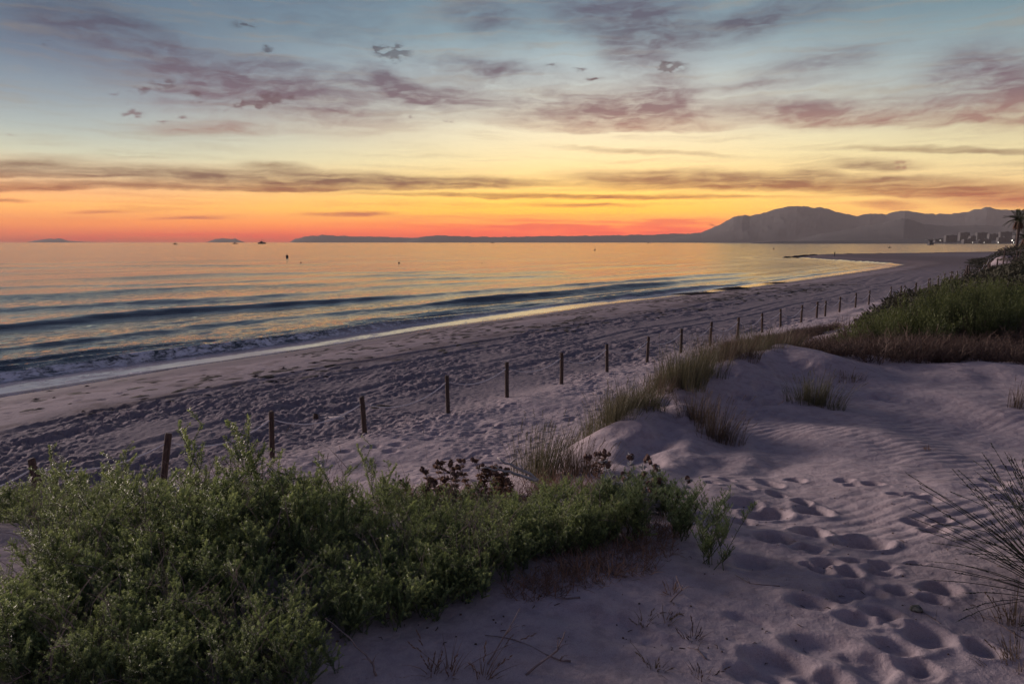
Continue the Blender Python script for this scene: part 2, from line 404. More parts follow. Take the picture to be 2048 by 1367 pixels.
def _tps():
    n = len(CP); X = CP[:, :2]; d2 = ((X[:, None] - X[None]) ** 2).sum(-1)
    K = 0.5 * d2 * np.log(d2 + 1e-9); K[np.arange(n), np.arange(n)] = 0.02
    A = np.zeros((n + 3, n + 3)); A[:n, :n] = K; A[:n, n] = 1; A[:n, n + 1:] = X; A[n:, :n] = A[:n, n:].T
    return np.linalg.solve(A, np.concatenate([CP[:, 2], np.zeros(3)]))
TW = _tps()
def tps(x, y):
    r = TW[len(CP)] + TW[len(CP) + 1] * x + TW[len(CP) + 2] * y
    for (cx, cy, _), w in zip(CP, TW):
        d2 = (x - cx) ** 2 + (y - cy) ** 2
        r = r + w * 0.5 * d2 * np.log(d2 + 1e-9)
    return r
# hand-placed footprints on the dune path: photo x, y, half-length and half-width in cm, depth in cm, turn
PRINTS = [(1425, 975, 8, 6, 3, .1), (1455, 958, 8, 5, 3, .3), (1492, 980, 9, 6, 4, 0), (1420, 950, 8, 5, 3, 0), (1530, 955, 11, 6, 3, .1), (1545, 962, 14, 7, 4, .2), (1595, 952, 12, 6, 4, 0), (1552, 988, 9, 6, 4, .1),
          (1604, 1002, 10, 7, 5, 0), (1692, 957, 11, 6, 3, .2), (1710, 966, 10, 6, 3, 0), (1748, 967, 12, 7, 4, 0), (1800, 994, 12, 6, 3.5, 0), (1832, 993, 11, 6, 3.5, .1), (1856, 1007, 14, 8, 4, -.1), (1840, 1053, 14, 7, 4, 0),
          (1882, 1050, 12, 5, 3, .2), (1870, 1071, 14, 8, 4.5, 0), (1485, 1010, 20, 9, 4, .1), (1535, 1028, 26, 12, 6, .2), (1630, 1023, 18, 12, 6, 0), (1410, 1046, 22, 10, 5, .2), (1475, 1045, 16, 8, 4, -.2), (1625, 1067, 16, 10, 7, .1),
          (1555, 1085, 18, 9, 7, -.3), (1735, 1087, 24, 9, 7, .1), (1697, 1078, 14, 5, 3, 0), (1510, 1122, 28, 10, 5, .1), (1620, 1100, 18, 5, 4, 0), (1635, 1109, 12, 6, 5, 0), (1655, 1128, 16, 8, 5, .1), (1710, 1127, 15, 6, 4, 0),
          (1762, 1130, 17, 7, 5, 0), (1645, 1142, 14, 9, 6, 0), (1700, 1148, 14, 9, 5, 0), (1765, 1143, 20, 8, 5, .1), (1830, 1128, 14, 5, 3, 0), (1615, 1133, 8, 5, 4, 0), (1710, 1172, 17, 7, 6, -.1), (1700, 1190, 20, 10, 8, -.2), (1745, 1195, 15, 9, 6, 0),
          (1798, 1185, 17, 9, 6, 0), (1880, 1182, 22, 11, 8, 0), (1862, 1208, 18, 8, 5, -.2), (1625, 1208, 22, 9, 6, -.3), (1680, 1202, 14, 8, 5, -.3), (1765, 1238, 19, 8, 7, -.3), (1720, 1250, 20, 8, 6, -.3), (1780, 1258, 14, 6, 4, 0),
          (1855, 1283, 22, 12, 8, -.3), (1962, 1303, 15, 10, 7, 0), (1650, 1298, 30, 11, 7, -.3), (1560, 1328, 28, 12, 7, -.3), (1742, 1330, 22, 12, 7, -.3), (1825, 1336, 16, 7, 5, 0), (1520, 1352, 22, 8, 5, -.2), (1790, 1300, 20, 8, 5, -.4),
          (1650, 1366, 20, 9, 6, 0), (1500, 1238, 22, 6, 2.5, -.5), (1850, 1350, 15, 8, 4, 0), (1245, 1255, 30, 13, 3.5, -.25), (1150, 1232, 26, 10, 3, -.2), (1330, 1285, 20, 7, 2.5, -.3),
          (1530, 775, 26, 14, 5, .2), (1480, 790, 22, 10, 5, .2), (1575, 760, 30, 9, 4, .1), (1510, 745, 22, 8, 4, 0), (1450, 765, 20, 8, 4, 0), (1545, 800, 22, 10, 6, .2), (1760, 788, 30, 12, 6, .1), (1790, 795, 20, 8, 4, .1), (1480, 830, 20, 8, 3, .2), (1600, 745, 20, 8, 4, .1),
          (1985, 958, 16, 8, 5, 0), (2030, 930, 16, 8, 5, 0), (1965, 975, 14, 7, 4, 0), (2040, 985, 16, 8, 5, 0), (2010, 1000, 14, 7, 4, 0)]
def find_ground(px, py, fn, y0=1.5, y1=300.0):
    """where the line of sight through a place on the photograph meets the land"""
    a, b = ray(px, py); Y = np.concatenate([np.arange(y0, 20, .03), np.arange(20, 80, .15), np.arange(80, y1, .6)])
    z = fn(a * Y, Y); h = CAM_Z + b * Y; k = np.nonzero(h <= z)[0]
    i = k[0] if len(k) else len(Y) - 1
    return Vector((a * Y[i], Y[i], float(z[i])))
def coarse(x, y):
    """large forms only"""
    t, w = fence_co(x, y); sd = shore_dist(x, y)
    zb = np.where(sd > 0, SEA + 1.18 * (1 - np.exp(-np.maximum(sd, 0) / 8.5)), SEA + np.maximum(sd * 0.10, -3.0))
    zb = zb + 0.10 * sstep(4, 7, sd) * (1 - sstep(9, 14, sd)) * 0.6
    zd = np.clip(tps(x, y), -0.2, 4.15)
    far = sstep(140, 240, np.hypot(x, y))
    k = sstep(1.0, -1.0, w) * sstep(4, 12, sd)
    zd = zd * (1 - far) + far * (0.0 + 3.6 * sstep(-4, -22, w))
    return zb * (1 - k) + zd * k
def build_prints():
    L = []
    for px, py, hl, hw, dp, a in PRINTS:
        g = find_ground(px, py, coarse)
        k = .78 if g.y < 3.7 else 1; L.append((g.x, g.y, hl / 100 * .78 * k, hw / 100 * k, dp / 100 * k, a))
    # trail leading off across the foot of the dune towards the fence
    for px, py in ((1140, 838), (1108, 850), (1048, 846), (1000, 855), (960, 862), (938, 868), (870, 866), (858, 876), (905, 885), (820, 880), (792, 892), (700, 860), (745, 895), (690, 905), (1090, 862), (980, 850), (1260, 745), (1300, 738), (1230, 752), (780, 905), (640, 930)):
        g = find_ground(px, py, coarse); L.append((g.x, g.y, .20, .13, .06, random.uniform(-.3, .5)))
    return L
CREST = [find_ground(px, py, coarse)[:2] for px, py in ((1230, 885), (1290, 845), (1345, 800), (1400, 768), (1480, 732), (1560, 712), (1640, 740))]
DENTS = build_prints()
def height(x, y, fine=True):
    x = np.asarray(x, float); y = np.asarray(y, float)
    z = coarse(x, y)
    t, w = fence_co(x, y); sd = shore_dist(x, y); r = np.hypot(x, y)
    land = sstep(1.2, 3.5, sd)
    dune = sstep(0.5, -2.0, w)
    # dune: soft undulation
    z = z + dune * (fbm(x * 0.9, y * 0.9, 3, 5) * 0.11 * sstep(2.0, 5.0, r) + fbm(x * 2.6, y * 2.6, 3, 9) * 0.022)
    z = z + dune * sstep(25, 60, r) * fbm(x * 0.13, y * 0.13, 4, 55) * 1.3
    # sharp brow of the crest
    cdist = np.full(x.shape, 1e9)
    for (ax, ay), (bx, by) in zip(CREST[:-1], CREST[1:]):
        ex, ey = bx - ax, by - ay; tt = np.clip(((x - ax) * ex + (y - ay) * ey) / (ex * ex + ey * ey), 0, 1)
        cdist = np.minimum(cdist, (x - ax - tt * ex) ** 2 + (y - ay - tt * ey) ** 2)
    z = z + 0.20 * np.exp(-cdist / .30)
    # steep eroded flank of the crest: slanting ribs
    fl = np.exp(-(((x - 1.35) / .75) ** 2 + ((y - 7.0) / 1.5) ** 2))
    z = z + fl * 0.085 * np.sin((x * 9.5 - y * 3.0) + fbm(x * 1.5, y * 1.5, 3, 3) * 5.0) * (0.6 + vnoise(x * 3, y * 3, 8))
    # wind ripples on the open slope
    rp = sstep(3.3, 4.4, y) * (1 - sstep(7.2, 8.8, y)) * sstep(1.1, 2.0, x) * dune
    ph = (x * -0.42 + y * 0.90) * 2 * math.pi / 0.105 + fbm(x * 1.1, y * 1.1, 3, 21) * 4.5
    rip = np.sin(ph); rip = rip + 0.25 * np.sin(2 * ph + 1.0)
    z = z + rp * 0.0034 * rip * np.clip(0.55 + 2.4 * fbm(x * .8, y * .8, 3, 44), .12, 1.5)
    # beach: churned by feet between the strandline and the fence
    ch = (1 - dune) * sstep(8.5, 11, sd + fbm(x * .25, y * .25, 3, 31) * 3) * np.exp(-r / 260)
    ch2 = ch + dune * sstep(-7.0, -3.5, w) * 0.42
    cx, cy, cr = cells(x * 3.3, y * 3.3, 3); cd = np.sqrt((cx * 1.1) ** 2 + (cy * 1.7) ** 2)
    dent = -(1 - sstep(0.10, 0.46, cd)) * (0.4 + 0.6 * cr) + 0.35 * np.exp(-((cd - .5) / .13) ** 2)
    cx, cy, cr = cells(x * 6.0 + 5, y * 6.0, 13); cd = np.sqrt((cx * 1.5) ** 2 + cy ** 2)
    dent2 = -(1 - sstep(0.1, 0.5, cd)) * cr
    z = z + ch2 * np.clip(.85 + 1.6 * fbm(x * .35, y * .35, 3, 35), .25, 1.5) * (dent * 0.085 + dent2 * 0.05 + fbm(x * 1.3, y * 1.3, 4, 33) * 0.10)
    # combed, firmer sand near the water with scattered marks
    mk = (1 - dune) * land * (1 - ch)
    cx, cy, cr = cells(x * 0.9, y * 0.9, 23); cd = np.sqrt((cx * 1.0) ** 2 + (cy * 1.6) ** 2)
    z = z + mk * (-(1 - sstep(.04, .20, cd)) * (cr > .35) * 0.045 + fbm(x * .7, y * .7, 4, 27) * 0.03)
    # wheel ruts parallel to the water
    for s0, dp in ((10.6, .05), (12.3, .05), (15.2, .04), (16.8, .04)):
        q = sd - s0 - fbm(x * .04, y * .04, 2, 61) * 2.5
        z = z + land * (1 - dune) * (-dp * np.exp(-(q / .18) ** 2) + dp * .5 * np.exp(-((np.abs(q) - .38) / .14) ** 2))
    # placed prints
    for (fx, fy, hl, hw, dp, a) in DENTS:
        m = (np.abs(x - fx) < 0.9) & (np.abs(y - fy) < 0.9)
        if not m.any(): continue
        dx = x[m] - fx; dy = y[m] - fy; c, s = math.cos(a), math.sin(a)
        u = (dx * c + dy * s) / (hl * .85); v = (-dx * s + dy * c) / (hw * 1.15)
        wob = 1 + fbm(dx * 6 + fx, dy * 6 + fy, 2, 71) * .5
        q = np.sqrt(u * u + v * v) * wob
        vb = 1 + 0.35 * np.clip(v, -1, 1)
        z[m] += (-dp * 1.15 * (1 - sstep(0.5, 1.02, q)) * vb + dp * .2 * np.exp(-((q - 1.2) / .2) ** 2)) * (.55 if fy < 3.4 else .75)
    z = z + land * 0.008 * fbm(x * 8, y * 8, 4, 81, .6) * np.exp(-r / 12)
    return z
def hz(x, y): return float(height(np.array([x]), np.array([y]))[0])
def ground_at(px, py, **k):
    g = find_ground(px, py, coarse, **k); g.z = hz(g.x, g.y); return g

def polar(az, r):
    A, Rr = np.meshgrid(np.radians(az), r); return Rr * np.sin(A), Rr * np.cos(A)
def grid_faces(nr, nc, wrap=False):
    i = np.arange(nr - 1)[:, None]; j = np.arange(nc if wrap else nc - 1)[None, :]; j2 = (j + 1) % nc
    a = i * nc + j; b = i * nc + j2; c = (i + 1) * nc + j2; d = (i + 1) * nc + j
    return np.stack([a, b, c, d], -1).reshape(-1, 4)
def np_mesh(name, V, F, normals=None, attrs=None):
    used = np.unique(F); mp = np.full(len(V), -1); mp[used] = np.arange(len(used)); F = mp[F]; V2 = V[used]
    me = bpy.data.meshes.new(name); me.vertices.add(len(V2)); me.vertices.foreach_set('co', V2.astype(np.float32).ravel())
    me.loops.add(F.size); me.loops.foreach_set('vertex_index', F.astype(np.int32).ravel())
    me.polygons.add(len(F)); me.polygons.foreach_set('loop_start', np.arange(0, F.size, F.shape[1], dtype=np.int32))
    me.polygons.foreach_set('use_smooth', np.ones(len(F), bool)); me.update(calc_edges=True)
    for k, a in (attrs or {}).items():
        at = me.attributes.new(k, 'FLOAT', 'POINT'); at.data.foreach_set('value', a[used].astype(np.float32))
    if normals is not None: me.normals_split_custom_set_from_vertices(normals[used].tolist())
    return me
def grid_normals(X, Y, Z):
    dXr, dXc = np.gradient(X); dYr, dYc = np.gradient(Y); dZr, dZc = np.gradient(Z)
    n = np.stack([dYc * dZr - dZc * dYr, dZc * dXr - dXc * dZr, dXc * dYr - dYc * dXr], -1)
    n *= np.sign(n[..., 2:3] + 1e-12); return (n / np.linalg.norm(n, axis=-1, keepdims=True)).reshape(-1, 3)

# ---- sand
def sand_material():
    m, nt, b = principled('sand')
    p = geopos(nt)
    wet = attr(nt, 'wet'); churn = attr(nt, 'damp'); firm = attr(nt, 'firm')
    n1 = noise(nt, p, 0.55, 6, 0.6); n2 = noise(nt, p, 9, 5, 0.65); n3 = noise(nt, p, 240, 2, 0.6)
    c = mixc(nt, n1.ss(.3, .7), (0.38, 0.325, 0.33), (0.47, 0.40, 0.40))
    c = mixc(nt, (n2.ss(.4, .7) * 0.5), c, (0.22, 0.175, 0.185))
    c = mixc(nt, n3.ss(.52, .72) * 0.5, c, (0.19, 0.15, 0.15))
    c = mixc(nt, n3.ss(.46, .28) * 0.4, c, (0.56, 0.46, 0.44))
    c = mixc(nt, firm * 0.75, c, (0.165, 0.145, 0.16))
    c = mixc(nt, churn * 0.7, c, (0.13, 0.10, 0.10))
    c = mixc(nt, wet, c, (0.13, 0.10, 0.10))
    nt.links.new(c, b.inputs['Base Color'])
    ro = wet.ss(0.25, 0.95, 0.95, 0.10); nt.links.new(ro.k, b.inputs['Roughness'])
    sp = wet.ss(0.2, 0.9, 0.12, 0.8); nt.links.new(sp.k, b.inputs['Specular IOR Level'])
    dry = (wet * -1.0 + 1.0).sat()
    h = (noise(nt, p, 420, 2, 0.7) * 0.0016 + noise(nt, p, 60, 4, 0.7) * 0.004 + noise(nt, p, 11, 4, 0.6) * 0.02) * (dry * 0.98 + 0.02)
    nt.links.new(bump(nt, h, 1.0, 0.9), b.inputs['Normal'])
    return m
SAND = sand_material()
def build_ground():
    az = np.concatenate([np.arange(-40.5, 40.51, 0.155), np.arange(42, 320, 5.5)])
    r = [0.6]
    while r[-1] < 900:
        q = r[-1]; r.append(q + q * (0.0048 if q < 3.3 else .0036 if q < 8.5 else .0050 if q < 11 else 0.0048 if q < 60 else 0.014 if q < 400 else .1))
    r = np.array(r); X, Y = polar(az, r); Z = height(X.ravel(), Y.ravel()).reshape(X.shape)
    nrm = grid_normals(X, Y, Z)
    V = np.stack([X, Y, Z], -1).reshape(-1, 3)
    sd = shore_dist(V[:, 0], V[:, 1]); t, w = fence_co(V[:, 0], V[:, 1])
    wob = fbm(V[:, 0] * .12, V[:, 1] * .12, 4, 91) * 1.6
    wet = 1 - sstep(1.3, 2.2, sd + wob * .45)
    wet = np.maximum(wet, 0.42 * (1 - sstep(2.0, 5.0, sd + wob)))
    damp = np.exp(-((sd + wob * 1.2 - 9.5) / 1.1) ** 2) * 0.9 * sstep(-.35, .25, fbm(V[:, 0] * .8, V[:, 1] * .8, 4, 92)) + 0.75 * sstep(.12, .3, fbm(V[:, 0] * 1.3, V[:, 1] * 1.3, 3, 93)) * sstep(3, 5, sd) * (1 - sstep(9, 10.5, sd))
    spit = sstep(110, 200, np.hypot(V[:, 0], V[:, 1])) 
    damp = np.clip(damp + spit * .95 * (1 - sstep(20, 60, sd)), 0, 1)
    F = grid_faces(len(r), len(az), True)
    fw = w[F].mean(1); fs = sd[F].mean(1)
    keep = fs > -22
    wb = -1.6 + fbm(V[F[:, 0], 0] * .3, V[F[:, 0], 1] * .3, 3, 95) * 1.5
    beach = keep & (fw >= wb); dune = keep & (fw < wb)
    firm = sstep(-1.0, 2.0, w + wob * .6) * (1 - .55 * sstep(3, 5, sd + wob * .5) * (1 - sstep(8, 10, sd + wob)))
    at = {'wet': wet, 'damp': damp, 'firm': firm}
    for nm, k in (('beach', beach), ('sand_dune', dune)):
        o = link(nm, np_mesh(nm, V, F[k], nrm, at), SAND); tag(o, kind='structure')
        o['label'] = {'beach': 'trampled mauve sand beach running down to the water', 'sand_dune': 'wind rippled sand dune with footprints beside the path'}[nm]
build_ground()

# ---- sea
def sea_material():
    m, nt, b = principled('sea_water')
    p = geopos(nt); sp = nt.nodes.new('ShaderNodeSeparateXYZ'); nt.links.new(p, sp.inputs[0])
    x, y = S(nt, sp.outputs[0]), S(nt, sp.outputs[1])
    foam = attr(nt, 'foam'); u = x * 0.62 + y * 0.78; v = x * -0.78 + y * 0.62
    q1 = combine(nt, u * 0.35, v * 1.0); q2 = combine(nt, u * 0.6, v * 1.0)
    fn = noise(nt, combine(nt, u * .55, v * 1.4), 2.2, 6, 0.68, 0.6); fn2 = noise(nt, combine(nt, u * .5, v), 9.0, 4, 0.7)
    fm = (foam * 0.95 + (fn - 0.5) * 2.8 + (fn2 - .5) * 1.6 - 0.40).ss(0.0, 0.7) * foam.ss(0.02, 0.2)
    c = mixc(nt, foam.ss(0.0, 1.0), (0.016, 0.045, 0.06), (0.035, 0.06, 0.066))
    c = mixc(nt, attr(nt, 'calm') * 0.8, c, (0.62, 0.54, 0.54))  # pale tint painted in for the bright sky reflection on the swash strip
    c = mixc(nt, fm, c, (0.80, 0.80, 0.84))
    nt.links.new(c, b.inputs['Base Color'])
    b.inputs['IOR'].default_value = 1.34
    dist = ((x * x) + (y * y)).pow(0.5)
    nt.links.new((fm * 0.7 + dist.ss(25, 260, 0.06, 0.12)).k, b.inputs['Roughness'])
    # calm slicks and ruffled patches, long swell far out
    pat = noise(nt, combine(nt, u * .12, v * 0.4), 0.18, 5, 0.6).ss(.35, .65, .45, 1.25)
    h = noise(nt, q1, 0.9, 5, 0.62, 0.3) * 0.12 + noise(nt, q2, 4.5, 4, 0.6) * 0.016
    far = noise(nt, combine(nt, u * 0.10, v * 0.55), 0.16, 4, 0.55) * 0.5
    h = h * pat + far * dist.ss(40, 130)
    h = h * foam.ss(0.1, 0.9, 1.0, 1.25) * (1.0 - attr(nt, 'calm') * 0.96) + fm * 0.03
    nt.links.new(bump(nt, h, 1.0, 0.95), b.inputs['Normal'])
    return m
WAVES = [(4.6, .14, .6), (3.5, .34, .7), (7.8, .30, 1.0), (13.2, .32, 1.3), (25.0, .30, 1.7), (40, .20, 3.0), (56, .22, 3.6), (78, .2, 4.5), (105, .18, 5.5), (140, .2, 7), (185, .2, 9), (240, .2, 11)]
def build_sea():
    az = np.arange(-58, 58.01, 0.21)
    r = [14.0]
    while r[-1] < 12200:
        q = r[-1]; r.append(q + (q * 0.0052 if q < 40 else q * 0.0072 if q < 110 else q * 0.012 if q < 300 else q * .05))
    r = np.array(r); X, Y = polar(az, r); x = X.ravel(); y = Y.ravel()
    sd = shore_dist(x, y); q = -sd; R0 = np.hypot(x, y)
    al = x * .62 + y * .78; shr = 1 - 0.20 * sstep(10, 60, al) - 0.15 * sstep(60, 120, al)
    z = np.zeros_like(x); foam = np.zeros_like(x)
    for i, (c, A, wd) in enumerate(WAVES):
        cc = c * shr + fbm(al * .03 + 3 * i, x * 0 + i, 3, 100 + i) * (1.2 + c * .12) * (.5 if c < 4 else 1)
        amp = A * (0.35 + 1.15 * np.clip(fbm(al * .035 + 11 * i, x * 0 + i * 7.7, 3, 120 + i) + .45, 0, 1.2)) * (1 - .45 * sstep(60, 140, al))
        wd = wd * (1 + .25 * fbm(al * .1, q * 0 + i, 2, 150 + i))
        d = q - cc; s = np.where(d < 0, wd * 0.55, wd * 1.7)
        z += amp * np.exp(-(d / s) ** 2) * (1 - 0.0 * s)
        z -= amp * 0.25 * np.exp(-((d + wd * 1.5) / (wd * .9)) ** 2)
        if i == 1: foam = np.maximum(foam, (0.95 * np.exp(-((d + .35) / .62) ** 2)) * (1 - .75 * sstep(10, 60, al)))
        if i == 2: foam = np.maximum(foam, (.38 * np.exp(-((d + 1.6) / 1.6) ** 2)) * (1 - sstep(20, 60, al)))
    foam = np.maximum(foam, .62 * np.exp(-((q - .12) / .16) ** 2) * sstep(-.2, .3, fbm(al * .3, q * 0, 3, 177)))
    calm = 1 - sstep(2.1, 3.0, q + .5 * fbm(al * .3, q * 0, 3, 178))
    ruff = np.exp(-R0 / 60)
    z += (fbm(al * .55, q * 1.5, 4, 170) * 0.20 + fbm(al * .18, q * .5, 3, 171) * 0.12) * ruff * sstep(0, 5, q)
    foam = np.maximum(foam, 0.36 * (1 - sstep(5, 15, q)) * sstep(-.2, .3, fbm(al * .2, q * .6, 4, 173)) * (1 - sstep(20, 70, al)))
    z *= np.where(q > 0, sstep(1.9, 3.2, q), 0)
    z += 0.012 * fbm(al * .35, q * .6, 3, 175) * (1 - sstep(0, 3, np.abs(q)))
    Z = (z + SEA).reshape(X.shape); V = np.stack([X, Y, Z], -1).reshape(-1, 3)
    F = grid_faces(len(r), len(az)); keep = (q[F].max(1) > -6)
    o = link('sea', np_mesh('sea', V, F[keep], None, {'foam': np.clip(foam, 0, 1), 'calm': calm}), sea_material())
    tag(o, kind='structure'); o['label'] = 'calm sea reflecting the sunset with small waves breaking on the shore'
build_sea()

# ---- mountains and far shores
def rock_material(name, c1, c2):
    m, nt, b = principled(name); p = geopos(nt)
    n = noise(nt, p, 0.004, 8, 0.6)
    nt.links.new(mixc(nt, n.ss(.35, .65), c1, c2), b.inputs['Base Color']); b.inputs['Roughness'].default_value = 1.0
    b.inputs['Specular IOR Level'].default_value = 0.1
    return m
ROCK = rock_material('far_hills', (0.08, 0.085, 0.09), (0.10, 0.10, 0.10))
def ridge(name, pts, D, depth, label, rough=0.1, seed=0, base=SEA - 2):
    """a range of hills as a height field whose skyline runs through the given places on the photograph"""
    px = np.arange(pts[0][0], pts[-1][0] + .1, 1.6); sky = np.interp(px, [p[0] for p in pts], [p[1] for p in pts])
    jag = (fbm(px * .11, px * 0, 4, 200 + seed, .6)) * 20 * rough / FPX * D
    a = []; topz = []
    for u, v in zip(px, sky):
        q = P(u, v, D); a.append(q.x); topz.append(q.z)
    a = np.array(a); topz = np.maximum(np.array(topz), base + 1)
    rows = np.linspace(-1, 1, 41); V = []
    for s in rows:
        Y = D + s * depth; prof = np.maximum(1 - np.abs(s), 0) ** 0.8
        X = a * (Y / D)
        h = base + (topz - base) * prof - jag * math.exp(-abs(s) * 14) * (topz - base) / (topz.max() - base)
        spur = fbm(X / (D * .035), np.full_like(X, Y) / (D * .05), 5, 210 + seed)
        h = h - (topz - base) * np.abs(spur) * 1.3 * rough * 1.6 * (1 - prof) * prof * 2
        # rows behind the skyline must stay lower than it, seen from the shore
        V.append(np.stack([X, np.full_like(X, Y), np.maximum(h, base)], -1))
    V = np.concatenate(V); F = grid_faces(len(rows), len(px))
    o = link(name, np_mesh(name, V, F), ROCK); tag(o, kind='structure'); o['label'] = label
    return o
ridge('mountain_range', [(1290, 487), (1340, 477), (1380, 469), (1402, 465), (1440, 449), (1468, 434), (1485, 430), (1500, 431), (1530, 425), (1560, 416), (1595, 411), (1620, 414), (1640, 415), (1660, 420), (1690, 428),
                         (1714, 432), (1740, 427), (1770, 428), (1810, 420), (1840, 426), (1870, 428), (1900, 427), (1930, 424), (1975, 414), (2000, 420), (2048, 421), (2150, 418), (2350, 440), (2600, 484)],
      8200, 1900, 'hazy grey mountain range across the bay on the right', .12, 1)
ridge('foothills', [(1560, 487), (1640, 468), (1700, 458), (1760, 448), (1810, 436), (1850, 448), (1900, 452), (1950, 450), (2000, 452), (2060, 445), (2200, 450), (2400, 487)], 5400, 900,
      'lower darker foothills in front of the mountain range', .1, 2)
ridge('coastal_hills', [(800, 487), (840, 474), (880, 470), (930, 473), (1000, 474), (1100, 472), (1200, 471), (1300, 469), (1390, 466), (1430, 468), (1500, 472), (1600, 473), (1800, 474), (2000, 478), (2200, 480)],
      9600, 500, 'low strip of coast stretching along the horizon below the mountains', .1, 3)
ridge('headland', [(575, 487), (590, 478), (612, 473), (650, 470.5), (690, 472), (740, 473), (820, 475), (900, 476), (960, 487)], 10600, 500, 'long low headland on the horizon left of centre', .1, 4)
ridge('island', [(30, 489), (70, 481), (90, 477.5), (125, 477.5), (140, 482), (220, 486), (300, 489)], 11000, 400, 'faint flat island on the horizon at the far left', .1, 5)
ridge('far_cape', [(405, 488), (424, 480), (432, 477), (470, 477), (480, 481), (500, 488)], 11200, 350, 'faint small cape on the horizon behind the boats', .1, 6)
ridge('town_shore', [(1480, 488), (1560, 482), (1700, 481), (1850, 478), (1950, 474), (2050, 466), (2200, 462), (2400, 480)], 3000, 620, 'low wooded shore behind the seaside town', .1, 7)

# ---- haze
def build_haze():
    mb = MB(); mb.box((0, 400, HAZE_TOP / 2 - 3.25), (12900, 12900, HAZE_TOP / 2 + 3.25))
    m = bpy.data.materials.new('haze'); m.use_nodes = True; nt = m.node_tree; nt.nodes.clear()
    o_ = nt.nodes.new('ShaderNodeOutputMaterial'); v = nt.nodes.new('ShaderNodeVolumePrincipled')
    v.inputs['Color'].default_value = (0.84, 0.76, 0.70, 1); v.inputs['Density'].default_value = HAZE; v.inputs['Anisotropy'].default_value = 0.0
    nt.links.new(v.outputs[0], o_.inputs['Volume'])
    o = mb.build('haze', m, None, False); tag(o, kind='stuff')
    o['label'] = 'thin evening haze over the bay'
build_haze()

# ------------------------------------------------------------------ materials for things
def wood_material():
    m, nt, b = principled('weathered_post_wood'); p = objco(nt)
    mp = nt.nodes.new('ShaderNodeMapping'); mp.inputs['Scale'].default_value = (9, 9, 1.2); nt.links.new(p, mp.inputs[0])
    n = noise(nt, mp.outputs[0], 5, 6, 0.65); oi = nt.nodes.new('ShaderNodeObjectInfo'); rn = S(nt, oi.outputs['Random'])
    c = mixc(nt, n.ss(.3, .7), (0.035, 0.024, 0.02), (0.12, 0.078, 0.058))
    c = mixc(nt, rn * 0.4, c, (0.06, 0.05, 0.042))
    nt.links.new(c, b.inputs['Base Color']); b.inputs['Roughness'].default_value = 0.9
    nt.links.new(bump(nt, n, 0.006), b.inputs['Normal']); return m
def plain(name, c1, c2=None, scale=20, rough=0.85, spec=0.3, obj=True, metallic=0):
    m, nt, b = principled(name); n = noise(nt, objco(nt) if obj else geopos(nt), scale, 5, 0.6)
    c2 = c2 or tuple(v * 1.5 for v in c1)
    nt.links.new(mixc(nt, n.ss(.32, .68), c1, c2), b.inputs['Base Color']); b.inputs['Roughness'].default_value = rough
    b.inputs['Specular IOR Level'].default_value = spec; b.inputs['Metallic'].default_value = metallic; return m
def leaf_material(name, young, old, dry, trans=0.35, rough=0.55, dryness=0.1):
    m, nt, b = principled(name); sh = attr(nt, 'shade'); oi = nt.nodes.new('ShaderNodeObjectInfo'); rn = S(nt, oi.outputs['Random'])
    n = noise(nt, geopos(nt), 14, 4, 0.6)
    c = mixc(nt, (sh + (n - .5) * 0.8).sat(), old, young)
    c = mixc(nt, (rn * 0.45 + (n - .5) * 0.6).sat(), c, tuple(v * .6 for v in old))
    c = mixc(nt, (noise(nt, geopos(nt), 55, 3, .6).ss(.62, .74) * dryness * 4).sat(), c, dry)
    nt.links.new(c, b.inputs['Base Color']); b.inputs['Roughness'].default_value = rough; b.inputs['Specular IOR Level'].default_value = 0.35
    tr = nt.nodes.new('ShaderNodeBsdfTranslucent'); nt.links.new(mixc(nt, 0.5, c, young), tr.inputs[0])
    mx = nt.nodes.new('ShaderNodeMixShader'); mx.inputs[0].default_value = trans
    nt.links.new(b.outputs[0], mx.inputs[1]); nt.links.new(tr.outputs[0], mx.inputs[2])
    nt.links.new(mx.outputs[0], nt.nodes['Material Output'].inputs[0]); return m
WOOD = wood_material(); ROPE = plain('rope_fibre', (0.50, 0.50, 0.52), (0.7, 0.69, 0.7), 60)
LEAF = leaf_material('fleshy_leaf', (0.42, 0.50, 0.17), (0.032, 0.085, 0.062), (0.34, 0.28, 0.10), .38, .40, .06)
STEM = plain('green_stem', (0.05, 0.07, 0.03), (0.10, 0.11, 0.05), 30)
GRASS = leaf_material('olive_grass', (0.17, 0.155, 0.085), (0.075, 0.08, 0.042), (0.26, 0.19, 0.11), .3, .6, .15)
STRAW = leaf_material('straw_grass', (0.20, 0.15, 0.10), (0.075, 0.055, 0.042), (0.3, 0.22, 0.13), .25, .7, .15)
BROWN = leaf_material('brown_scrub_twig', (0.17, 0.115, 0.085), (0.065, 0.045, 0.038), (0.24, 0.17, 0.12), .15, .8, .1)
RUST = leaf_material('rusty_dry_leaf', (0.30, 0.19, 0.125), (0.14, 0.085, 0.06), (0.26, 0.15, 0.08), .25, .75, .1)
BUSH = leaf_material('feathery_green_leaf', (0.16, 0.19, 0.06), (0.028, 0.045, 0.028), (0.20, 0.18, 0.07), .4, .6, .12)
DARKVEG = leaf_material('dark_dune_leaf', (0.06, 0.06, 0.035), (0.03, 0.032, 0.026), (0.12, 0.08, 0.05), .2, .8, .1)
REED = leaf_material('dark_rush_stem', (0.055, 0.06, 0.035), (0.018, 0.026, 0.016), (0.16, 0.12, 0.07), .1, .6, .05)
BLEACH = plain('bleached_wood', (0.32, 0.29, 0.28), (0.50, 0.46, 0.44), 12)
